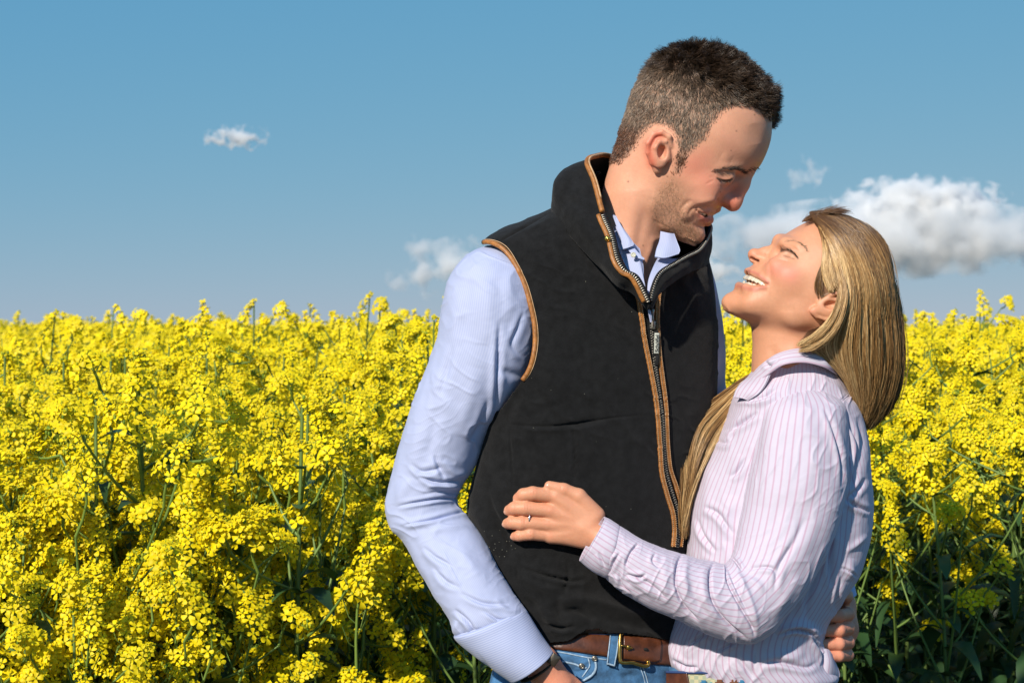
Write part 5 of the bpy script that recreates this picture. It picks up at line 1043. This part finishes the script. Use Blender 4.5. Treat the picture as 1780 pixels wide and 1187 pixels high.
    def brush(line, n, spread, L, ang, colr, w=.4, lift=.5, curl=0):
        for side in ((0, 1) if not curl else (0,)):
            pp = arcspline(line, n) + RNG.normal(size=(n, 2)) * spread; P0, D = [], []
            for x, y in pp:
                c_ = cast(bt, x, y, .2)
                if c_ is None: continue
                an = R(ang + RNG.normal() * 14); P0.append(c_); D.append([math.cos(an), -lift, math.sin(an)])
            P0, D = np.array(P0), unit(D)
            if side: P0 = H.mirror(P0); D = D - 2 * (D @ H.lat)[:, None] * H.lat
            q = np.linspace(0, 1, 5)[None, :, None]; LL = (L * RNG.uniform(.6, 1.2, len(P0)))[:, None, None]; g.append(strands(P0[:, None] + D[:, None] * LL * q + np.array([curl, 0, abs(curl)]) * q * q * LL * .4, w, .1, np.tile(colr, (len(P0), 1)) * RNG.uniform(.7, 1.3, (len(P0), 1))))
    brush([(1363, 420), (1378, 418), (1392, 424), (1403, 436)], 95, .9, 6, -25, np.array([.24, .14, .07]), .32)
    brush([(1358, 436), (1367, 434.5), (1379, 440), (1387, 448)], 52, .3, 6, 125, np.array([.014, .009, .007]), .36, .6, -1)
    for nm, sub_ in (('brow', g[:1]), ('brow', g[1:2]), ('lashes', g[2:])):
        a_, b_, c_ = sub_[0]; obj(nm, make_mesh(nm, a_, b_, col=c_), P, M_HAIR)
# ================================================================== THE RAPESEED FIELD
def field_mats():
    def m(name, c, tr, lo, hi, rough=.5, sc=60):
        return mat(name, c, rough, noise_=(sc, lo, hi), trans=tr, spec=.35)
    return (mat('rape_petal', (.86, .70, .01), .5, attr='Col', trans=.28, spec=.25), mat('rape_stem', (.13, .20, .035), .45, attr='Col', spec=.4), mat('rape_leaf', (.035, .085, .022), .42, attr='Col', trans=.22, spec=.5))
M_PETAL, M_STEM, M_LEAF = field_mats()
def basis(d):
    d = d / np.linalg.norm(d); a = np.cross(d, [0, 0, 1.] if abs(d[2]) < .9 else [1., 0, 0]); a /= np.linalg.norm(a); return d, a, np.cross(d, a)
class Bag:
    def __init__(s): s.V, s.F, s.C, s.M, s.n = [], [], [], [], 0
    def add(s, V, F, c, m=0):
        V = np.asarray(V, float); F = np.asarray(F, int); s.V.append(V); s.F.append(F + s.n); s.C.append(np.tile(np.asarray(c, float), (len(V), 1)) if np.ndim(c) == 1 else np.asarray(c)); s.M.append(np.full(len(F), m)); s.n += len(V)
    def get(s): return np.vstack(s.V), np.vstack(s.F), np.vstack(s.C), np.concatenate(s.M)
def stick(bag, P, r, c, ns=5, m=0):
    P = np.asarray(P, float); V, F, _ = tube(P, r, ns, cap=False); bag.add(V, F, c, m)
def flower(bag, p, d, size, g, lod, m=0):
    d, a, b = basis(d); rot = g.uniform(0, 1.6); cup = g.uniform(.15, .75); tone = g.uniform(.8, 1.06)
    for k in range(4):
        t = rot + k * math.pi / 2 + g.normal() * .12; o = a * math.cos(t) + b * math.sin(t); s = np.cross(d, o); L = size * g.uniform(.85, 1.12); w = L * .42; c = cup + g.normal() * .18
        if lod == 0:
            rows = [(0.0, .10, 0), (.45, .62, .30 * c), (.85, 1.0, .42 * c), (1.05, .62, .30 * c - .05)]
            V = [p + o * L * r + s * w * q * sg + d * L * (h + (.10 if sg else 0) * q) for r, q, h in rows for sg in (-1, 0, 1)]
            F = [(i * 3 + j, i * 3 + j + 1, i * 3 + j + 4, i * 3 + j + 3) for i in range(3) for j in (0, 1)]
        elif lod == 1:
            rows = [(0.0, .15, 0), (.6, 1.0, .35 * c), (1.05, .7, .32 * c)]; V = [p + o * L * r + s * w * q * sg + d * L * h for r, q, h in rows for sg in (-1, 1)]; F = [(0, 1, 3, 2), (2, 3, 5, 4)]
        else:
            V = [p + s * w * -.3, p + s * w * .3, p + o * L + s * w + d * L * c * .4, p + o * L - s * w + d * L * c * .4]; F = [(0, 1, 2, 3)]
        cc = np.array([.92, .745, .008]) * tone * g.uniform(.94, 1.05); bag.add(V, F, cc, m)
    if lod == 0:
        V, F, _ = ball(p + d * size * .28, size * .13, (1, 1, 1.8), 5, 4); bag.add(V, F, (.45, .50, .02), m)
def raceme(bS, bF, base, tip, g, lod, n, size, ms=0, mf=0, sway=.02):
    ax = tip - base; L = np.linalg.norm(ax); d, a, b = basis(ax); side = (a * g.normal() + b * g.normal()) * sway
    ts = np.linspace(0, 1, 6 if lod < 2 else 3)[:, None]; P = base + ax * ts + side * np.sin(ts * math.pi) * (1 if lod < 2 else 1)
    stick(bS, P, np.linspace(.0024, .0011, len(P)) * (1.0 if lod == 0 else 1.2), (.15, .23, .04), 5 if lod == 0 else 3, ms)
    zone = min(.13, L * .65) * g.uniform(.75, 1.15); ga = g.uniform(0, 6)
    for i in range(n):
        f = i / max(n - 1, 1); t = 1 - f * zone / L; p = base + ax * t + side * math.sin(t * math.pi); th = ga + i * 2.4; o = a * math.cos(th) + b * math.sin(th)
        pl = (.008 + .016 * f ** .6) * g.uniform(.8, 1.2); dr = o * (.35 + .65 * f) + d * (1.0 - .55 * f); dr /= np.linalg.norm(dr); q = p + dr * pl
        if lod == 0: stick(bS, [p, p + dr * pl * .6 + d * .001, q], .0006, (.22, .30, .04), 3, ms)
        fd = dr * .75 + o * .25 + np.array([-.26, -.55, .42]) + g.normal(size=3) * .25; flower(bF, q, fd, size * (.72 + .35 * f) * g.uniform(.85, 1.12), g, lod, mf)
    if lod < 2:
        for i in range(14 if lod == 0 else 5):
            th = g.uniform(0, 6.28); o = a * math.cos(th) + b * math.sin(th); rr = g.uniform(0, .008); q = tip + o * rr + d * g.uniform(-.002, .009)
            V, F, _ = ball(q, .0022, (1, 1, 1.7), 5, 4) if lod == 0 else (np.array([q + a * .003, q + b * .003, q - a * .003, q + d * .005]), np.array([[0, 1, 3, 3], [1, 2, 3, 3]]), 0); bag_c = (.42, .46, .03) if g.uniform() < .6 else (.22, .34, .04); bF.add(V, F, bag_c, mf)
        if lod == 0:
            np_ = int(g.integers(6, 13))
            for i in range(np_):
                t = 1 - (zone + .012 + i * .011) / L
                if t < .1: break
                p = base + ax * t + side * math.sin(t * math.pi); th = ga + i * 2.4; o = a * math.cos(th) + b * math.sin(th); l1 = g.uniform(.012, .02); l2 = g.uniform(.012, .04) * (1 if i > 2 else .5)
                stick(bS, [p, p + o * l1 * .8 + d * l1 * .5, p + o * (l1 + l2 * .4) + d * (l1 * .6 + l2 * .9)], [.0006, .0007, .0011 if i > 2 else .0008], (.17, .27, .05), 3, ms)
def leaf(bag, p, out, L, W_, g, droop, c, m=0, lod=0):
    out = np.array([out[0], out[1], 0]); out /= np.linalg.norm(out) + 1e-9; s = np.array([-out[1], out[0], 0]); n = 7 if lod == 0 else 4; V = []; tw = g.normal() * .4; ph = g.uniform(0, 6)
    for i in range(n):
        t = i / (n - 1); w = W_ * (math.sin(math.pi * (t * .88 + .10)) ** .75) * (1 + .18 * math.sin(ph + t * 14)); z = L * (.55 * t - droop * t * t); c_ = p + out * L * t * (1 - .2 * droop * t) + np.array([0, 0, z]); ss = s * math.cos(tw * t) + np.array([0, 0, 1]) * math.sin(tw * t)
        V += [c_ - ss * w + [0, 0, w * .35], c_, c_ + ss * w + [0, 0, w * .35]]
    F = [(i * 3 + j, i * 3 + j + 1, i * 3 + j + 4, i * 3 + j + 3) for i in range(n - 1) for j in (0, 1)]; bag.add(V, F, np.array(c) * g.uniform(.7, 1.3), m)
def plant(seed, Ht, lod=0, nbr=9, lean=.03, nf=26, size=.0095, leaves=16, rad=.17, low=.55, zcut=0.):
    """stems, flowers, leaves of one plant; metres, base at the origin"""
    g = np.random.default_rng(seed); S, Fl, Lf = Bag(), Bag(), Bag(); top = np.array([g.normal() * lean, g.normal() * lean, Ht]); ts = np.linspace(0, 1, 9 if lod == 0 else 4)[:, None]; bend = np.array([g.normal(), g.normal(), 0]) * .02
    main = np.array([0, 0, 0]) + top * ts + bend * np.sin(ts * 3.1); i0 = int(len(main) * .82)
    stick(S, main, np.linspace(.0062, .0024, len(main)), (.12, .19, .045), 7 if lod == 0 else 3)
    raceme(S, Fl, main[-2] if lod == 0 else top - [0, 0, .16], top, g, lod, int(nf * 1.15), size * 1.05)
    for k in range(nbr):
        f = low + (.93 - low) * (k + g.uniform(0, .8)) / nbr; p = np.array([np.interp(f, ts[:, 0], main[:, j]) for j in range(3)]); th = k * 2.4 + g.uniform(0, .9); o = np.array([math.cos(th), math.sin(th), 0]); reach = rad * g.uniform(.45, 1.15) * (1.15 - .5 * (f - low))
        zt = Ht * (1 - g.uniform(.02, .20) * (1.35 - f) * 2.0); zt = max(zt, p[2] + .10); e = p + o * reach; e[2] = zt; mid = p + o * reach * .55 + [0, 0, (zt - p[2]) * .46]
        br = np.array([p, p + (mid - p) * .5 + o * .005, mid, mid + (e - mid) * .45]); br = spline(br, 9) if lod == 0 else br; stick(S, br, np.linspace(.0027, .0017, len(br)), (.13, .21, .045), 5 if lod == 0 else 3); raceme(S, Fl, br[-1], e, g, lod, int(nf * g.uniform(.7, 1.05)), size)
        if lod == 0 or k % 2: leaf(Lf, p, o, g.uniform(.05, .11), g.uniform(.008, .017), g, g.uniform(.3, 1.0), (.045, .10, .028), lod=lod)
    for k in range(leaves):
        z = Ht * (.18 + .62 * (k + g.uniform(0, 1)) / leaves); th = k * 2.4 + g.normal() * .4; o = np.array([math.cos(th), math.sin(th), 0]); sc = 1.25 - z / Ht; leaf(Lf, np.array([0, 0, z]) + bend * math.sin(z / Ht * 3.1) + top * [z / Ht, z / Ht, 0], o, g.uniform(.10, .20) * (sc + .15), g.uniform(.016, .034) * (sc + .15), g, g.uniform(.4, 1.4), (.032, .080, .026), lod=lod)
    return S, Fl, Lf
def bagmesh(name, bag, m, zcut=None):
    V, F, C, _ = bag.get(); return make_mesh(name, V, F, col=C, mats=[m], scale=1)

def build_field():
    HV = [1.0] * 8; protos = []
    for i in range(8):
        S, Fl, Lf = plant(100 + i, 1.36, 0, nbr=20, nf=36, size=.0100, leaves=22, low=.36, rad=.16) if i < 5 else plant(100 + i, 1.36, 0, nbr=11, nf=34, size=.0098, leaves=26, low=.60)
        protos.append((bagmesh('rapeseed_stem', S, M_STEM), bagmesh('rapeseed_flowers', Fl, M_PETAL), bagmesh('rapeseed_leaves', Lf, M_LEAF)))
    lo = []
    for i in range(6):
        S, Fl, Lf = plant(300 + i, 1.34, 1, nbr=11, nf=24, size=.0100, leaves=12)
        bg_ = Bag(); 
        for b, k in ((S, 0), (Fl, 1), (Lf, 2)): v, f, c, _ = b.get(); bg_.add(v, f, c, k)
        V, F, C, Mi = bg_.get(); lo.append((V, F, C, Mi))
    lom = [make_mesh('rapeseed_plant', V, F, col=C, mats=[M_STEM, M_PETAL, M_LEAF], midx=Mi, scale=1) for V, F, C, Mi in lo]
    g = np.random.default_rng(5); pts = []
    def top_at(x, d):
        """height of the flower canopy over the ground"""
        if x < -.10: h = np.interp(d, [2.4, 2.6, 2.9, 3.3, 3.9, 4.6, 6], [1.08, 1.15, 1.26, 1.29, 1.325, 1.345, 1.36])
        else: h = np.interp(d, [2.8, 3.3, 3.7, 4.3, 5], [1.14, 1.245, 1.32, 1.35, 1.36])
        return h
    # jittered grid, nearest first
    sp = .172; d = 2.40
    while d < 9.4:
        half = d * .285 + .30; n = int(2 * half / sp)
        for k in range(n + 1):
            x = -half + k * sp + g.normal() * .05; dd = d + g.normal() * .05; y = dd - CAM_D
            if x > -.42 and y < .42: continue                # the couple stands here
            if x > .30 and dd < 3.25: continue
            if x <= -.42 and y < .08: continue
            pts.append((x, dd))
        d += sp * (1.0 if d < 6 else 1.25)
    for k in range(26): pts.append((g.uniform(-.95, -.36), g.uniform(2.52, 3.15)))
    pts.sort(key=lambda p: p[1]); near = pts[:300]; rest = pts[300:]
    print('near plants', len(near), 'to', near[-1][1], 'rest', len(rest))
    grp = 'rapeseed plants standing at the near side of the field'; lab = 'flowering rapeseed plant with yellow flower heads among the crop of the field'
    def place(x, dd, h, i, parts, label=None, group=grp, rot=None):
        s = h / 1.36; rz = g.uniform(-.9, .9) if rot is None else rot; sx = s * g.uniform(.92, 1.1)
        if parts:
            t = empty('rapeseed_plant', (x, dd - CAM_D, 0)); t.rotation_euler = (g.normal() * .02, g.normal() * .02, rz); t.scale = (sx, sx, s)
            for nm, me in zip(('stem', 'flowers', 'leaves'), protos[i]): obj(nm, me, t)
        else:
            t = obj('rapeseed_plant', lom[int(g.integers(0, 6))], None, None, (x, dd - CAM_D, 0)); t.rotation_euler = (g.normal() * .03, g.normal() * .03, rz); t.scale = (sx, sx, h / 1.34)
        if label is None:
            if dd < 3.05 and x < 0: group, label = 'rapeseed plants in the front rows left of the man', 'rapeseed plant thick with yellow flowers in the front rows left of the man'
            elif x < 0: group, label = 'rapeseed plants behind the front rows, left side', 'rapeseed plant behind the front rows left of the man, only its yellow heads clear'
            elif dd < 3.9: group, label = 'rapeseed plants in the front rows right of the woman', 'dark leafy rapeseed plant in the front rows right of the woman, yellow heads on top'
            else: group, label = 'rapeseed plants behind the front rows, right side', 'rapeseed plant farther back behind the couple and right of the woman, yellow heads clear'
        tag(t, label, 'plant', group)
    for i, (x, dd) in enumerate(near):
        h = top_at(x, dd) + g.normal() * .03 + (g.uniform(.04, .11) if g.uniform() < .26 and dd > 4.0 else 0); place(x, dd, h, int(g.integers(0, 5)) if (x < -.1 or dd > 5) else int(g.integers(5, 8)), i < 190)
    w = lambda u, dd: (u - CU) / FPX * dd
    for (u, v, dd, i, lb) in ((262, 622, 2.78, 1, 'tall rapeseed plant rising above the others near the left edge, its thick stem bare'), (520, 690, 2.82, 3, 'bushy rapeseed plant close to the man\'s sleeve, rich in flowers'), (90, 690, 2.75, 5, 'leafy rapeseed plant nearest the left border of the picture'),
                              (660, 1160, 2.62, 0, 'low rapeseed plant below the man\'s elbow with few open flowers')):
        h = CAM_Z - (v - CV) * dd / FPX; place(w(u, dd), dd, h, i, True, lb, None)
    # everything farther: one mass
    B = []
    lod2 = []
    for i in range(5):
        S, Fl, Lf = plant(500 + i, 1.34, 2, nbr=9, nf=10, size=.019, leaves=3); bb = Bag()
        for b, k in ((S, 0), (Fl, 1), (Lf, 2)): v, f, c, _ = b.get(); bb.add(v, f, c, k)
        lod2.append(bb.get())
    far = [(x, dd, 1) for x, dd in rest]
    d = 9.4
    while d < 17:
        half = d * .30 + .5
        for x in np.arange(-half, half, .26): far.append((x + g.normal() * .07, d + g.normal() * .07, 2))
        d += .26
    while d < 70:
        half = d * .30 + .5; s_ = .26 + (d - 17) * .018
        for x in np.arange(-half, half, s_): far.append((x + g.normal() * s_ * .3, d + g.normal() * s_ * .3, 2))
        d += s_ * 1.3
    Vs, Fs, Cs, Ms, n = [], [], [], [], 0
    for x, dd, l in far:
        V, F, C, Mi = lo[int(g.integers(0, 6))] if l == 1 else lod2[int(g.integers(0, 5))]
        if l == 2:
            pass
        th = g.uniform(-.9, .9); c, s = math.cos(th), math.sin(th); h = (1.365 + g.normal() * .035 + (g.uniform(.05, .15) if g.uniform() < .2 else 0)) / 1.34; k = g.uniform(.95, 1.15) * (1 if dd < 17 else 1 + (dd - 17) * .03)
        P = np.stack([(V[:, 0] * c - V[:, 1] * s) * k + x, (V[:, 0] * s + V[:, 1] * c) * k + dd - CAM_D, V[:, 2] * h], 1); Vs.append(P); Fs.append(F + n); Cs.append(C * g.uniform(.92, 1.05)); Ms.append(Mi); n += len(P)
    print('far plants', len(far), 'faces', sum(map(len, Fs)))
    me = make_mesh('rapeseed_crop', np.vstack(Vs), np.vstack(Fs), col=np.vstack(Cs), mats=[M_STEM, M_PETAL, M_LEAF], midx=np.concatenate(Ms), scale=1)
    tag(obj('rapeseed_crop', me), 'yellow rapeseed crop filling the field as far as the horizon', 'crop', None, 'stuff')
    # ground
    gm = mat('field_soil', (.055, .05, .025), .95, noise_=(3, .5, 1.6), bump=(30, .6, .02)); n = 60; xs = np.concatenate([-np.geomspace(6000, 1, n), np.geomspace(1, 6000, n)]); X, Y = np.meshgrid(xs, xs); V = np.stack([X.ravel(), Y.ravel(), 0 * X.ravel()], 1)
    tag(obj('ground', make_mesh('ground', V, gridfaces(2 * n, 2 * n), scale=1), None, gm), kind='structure', label='bare brown soil under the crop')

# ================================================================== CLOUDS
def cloud(u0, v0, u1, v1, seed, dens, label, nscale=3.2, thr=.0, flat=.0, depth=.35, dist=1500.):
    t = dist / FPX; cx = ((u0 + u1) / 2 - CU) * t; cz = CAM_Z - ((v0 + v1) / 2 - CV) * t; sx = (u1 - u0) / 2 * t; sz = (v1 - v0) / 2 * t; sy = sx * depth
    V, F, _ = ball((0, 0, 0), 1.0, nu=40, nv=24); me = make_mesh('cloud', V, F, scale=1); m = bpy.data.materials.new('cloud_vapour'); m.use_nodes = True; nt = m.node_tree; n, l = nt.nodes, nt.links; n.clear()
    out = n.new('ShaderNodeOutputMaterial'); pv = n.new('ShaderNodeVolumePrincipled'); pv.inputs['Color'].default_value = (.97, .975, .98, 1); pv.inputs['Anisotropy'].default_value = 0.0
    tc = n.new('ShaderNodeTexCoord'); ln = n.new('ShaderNodeVectorMath'); ln.operation = 'LENGTH'; l.new(tc.outputs['Object'], ln.inputs[0])
    mp = n.new('ShaderNodeMapping'); mp.inputs['Scale'].default_value = (sx / sz, sy / sz, 1); mp.inputs['Location'].default_value = (seed * 3.7, seed * 1.9, seed); l.new(tc.outputs['Object'], mp.inputs[0])
    nz = n.new('ShaderNodeTexNoise'); nz.inputs['Scale'].default_value = nscale; nz.inputs['Detail'].default_value = 7; nz.inputs['Roughness'].default_value = .54; l.new(mp.outputs[0], nz.inputs['Vector'])
    a = n.new('ShaderNodeMath'); a.operation = 'MULTIPLY_ADD'; a.inputs[1].default_value = 2.9; a.inputs[2].default_value = -.85 + thr; l.new(nz.outputs['Fac'], a.inputs[0])   # noise*k + c
    s = n.new('ShaderNodeMath'); s.operation = 'SUBTRACT'; l.new(a.outputs[0], s.inputs[0]); l.new(ln.outputs['Value'], s.inputs[1])
    mr = n.new('ShaderNodeMapRange'); mr.inputs[1].default_value = 0; mr.inputs[2].default_value = .55; mr.inputs[3].default_value = 0; mr.inputs[4].default_value = dens / sz; l.new(s.outputs[0], mr.inputs[0])
    l.new(mr.outputs[0], pv.inputs['Density']); l.new(pv.outputs[0], out.inputs['Volume']); o = obj('cloud', me, None, m, (cx, dist, cz)); o.scale = (sx, sy, sz)
    tag(o, label, 'cloud'); o['kind'] = 'thing'; return o
def build_clouds():
    cloud(335, 212, 480, 266, 1, 6, 'small lone white cloud high above the left of the field', 1.8, -.05)
    cloud(655, 395, 900, 530, 2, 5, 'white cloud half hidden behind the man\'s shoulder', 1.6, .0)
    cloud(1180, 430, 1300, 505, 3, 4, 'faint cloud between the two faces', 1.6, .1)
    cloud(1440, 300, 1770, 396, 4, 8, 'large heaped cloud with a grey heart, top right', 1.7, .15)
    cloud(1200, 340, 1900, 488, 5, 3.0, 'long flat cloud bank stretching behind the woman\'s head', 1.3, .32)
    cloud(1340, 262, 1460, 345, 6, 3, 'small ragged cloud just right of the man\'s brow', 1.5, -.15)
# ================================================================== BUILD
import time; _t0 = time.time()
def log(*a): print('T%.1f' % (time.time() - _t0), *a, flush=True)
build_field(); log('field')
build_clouds()
man = empty('person', (Q((1030, 2598, 20)) * K).tolist()); tag(man, 'tall person in black gilet and blue shirt looking down with a smile', 'person')
woman = empty('person', (Q((1300, 2598, -5)) * K).tolist()); tag(woman, 'laughing person with long blond hair in a pink striped shirt', 'person')
def adopt(p):
    """children were built in world space: keep them there"""
    for c in p.children: c.location = Vector(c.location) - p.location
tree, jt = his_clothes(man, None); log('his clothes')
S, HM, V, F, N, C = man_body(None); log('man body', len(V))
obj('body', make_mesh('body', V, F, col=C), man, M_SKINM)
his_hair(man, HM, V, F, N); log('his hair')
# his teeth
tm = lambda u, v, l=0.: None
def teeth_row(P, H, S, mid, pts, n, w, h, inset, nm='teeth'):
    """teeth along an arch just inside the lips: mid-plane point first, then points found on the skin"""
    A3 = [mid] + [p_ - H.lat * inset * .75 - H.fwd * inset * .65 for p_ in on(S, H, pts)]
    L = arcspline(A3, n); gs = []; T_ = unit(np.gradient(L, axis=0)); wd = np.linalg.norm(L[1] - L[0])
    for i, (c, t) in enumerate(zip(L, T_)):
        up = -H.down; t = unit(t - (t @ up) * up); nx = np.cross(t, up); nx = nx if nx @ (H.fwd + H.lat) > 0 else -nx; nx = unit(nx); hh = h * (1 - .05 * (i % 2) - .10 * i / n)
        V_, F_, _ = box((0, 0, 0), wd * (1.03 if i else .98), 4, hh, 0, .22); W_ = c + V_[:, :1] * t - V_[:, 1:2] * nx + V_[:, 2:] * up
        for Wv in (W_, H.mirror(W_)): gs.append((Wv, F_, np.zeros((len(W_), 2))))
    return put(nm, join(*gs), M_TEETH, P)
def mid_of(H, u, v, back=0.):
    X = Q((u, v, H.w)) - H.C; p0 = np.array([H.p[0], 0, -H.p[1]]); return H.C + H.down * (X @ H.down) + H.fwd * ((X @ p0) / max(H.fwd @ p0, .1) - back)
SB = Sdf(); SB.fn(HM, 10)
teeth_row(man, HM, SB, mid_of(HM, 1231, 373, 5), [(1225, 371.5, 1), (1218, 369.3, 2)], 5, 6.5, 7, 2.5)
S2, HW, V, F, N, C, tips = woman_body(tree); log('woman body', len(V))
obj('body', make_mesh('body', V, F, col=C), woman, M_SKINW); wt = bvh(V, F[(UVW(V)[0] < 1070)[F].all(1)])
her_clothes(woman); log('her clothes')
her_hair(woman, HW, V, F, N); log('her hair')
SW = Sdf(); SW.fn(HW, 10)
teeth_row(woman, HW, SW, mid_of(HW, 1296, 481, 3), [(1302, 481.5, 2), (1312, 485, 2), (1322, 489.5, 2), (1331, 494, 3)], 7, 7.4, 9.5, 3)
teeth_row(woman, HW, SW, mid_of(HW, 1291, 490, 5), [(1300, 491.5, 4), (1312, 496, 4)], 4, 6, 5, 4, 'lower_teeth')
# nails and ring
M_NAIL = mat('nail', (.66, .36, .26), .2, coat=.3)
for a, b, r in tips:
    d = unit(b - a); n = np.array([0, -1., 0]) - d * (-d[1]); n = unit(n); s = np.cross(d, n); V_, F_, _ = ball((0, 0, 0), 1, nu=16, nv=10); c = b + d * r * .15 + n * r * .62
    put('nail', (c + V_[:, :1] * d * r * .72 + V_[:, 1:2] * s * r * .58 + V_[:, 2:] * n * r * .34, F_), M_NAIL, woman)
# ring round the third finger
pa = cast(wt, 924, 903, -9); ax = unit(np.array([1, 0, .05])); e1 = np.array([0, -1., 0]); e2 = np.array([0, 0, 1.])
p_top = cast(wt, 920, 905, 0); p_bot = cast(wt, 920, 905, 0); cR = Q((920, 903, 0)); cR[1] = (cast(wt, 920, 902, 0)[1] + 11.0)
cR = np.array([cast(wt, 920, 903)[0], cR[1], cast(wt, 920, 903)[2]])
rp = np.array([cR + e1 * 12.7 * math.cos(t) + e2 * 12.9 * math.sin(t) + ax * 1.2 * math.sin(t) for t in np.linspace(0, 2 * np.pi, 48, endpoint=False)])
rg = put('ring', tube(rp, 1.5, 8, closed=True), M_SILVER, woman); put('gem', ball(cR + [0, -11.6, -8], 3.6, (1, .8, 1), 6, 4), M_GEM, rg)
for p in (man, woman): adopt(p)
log('done')
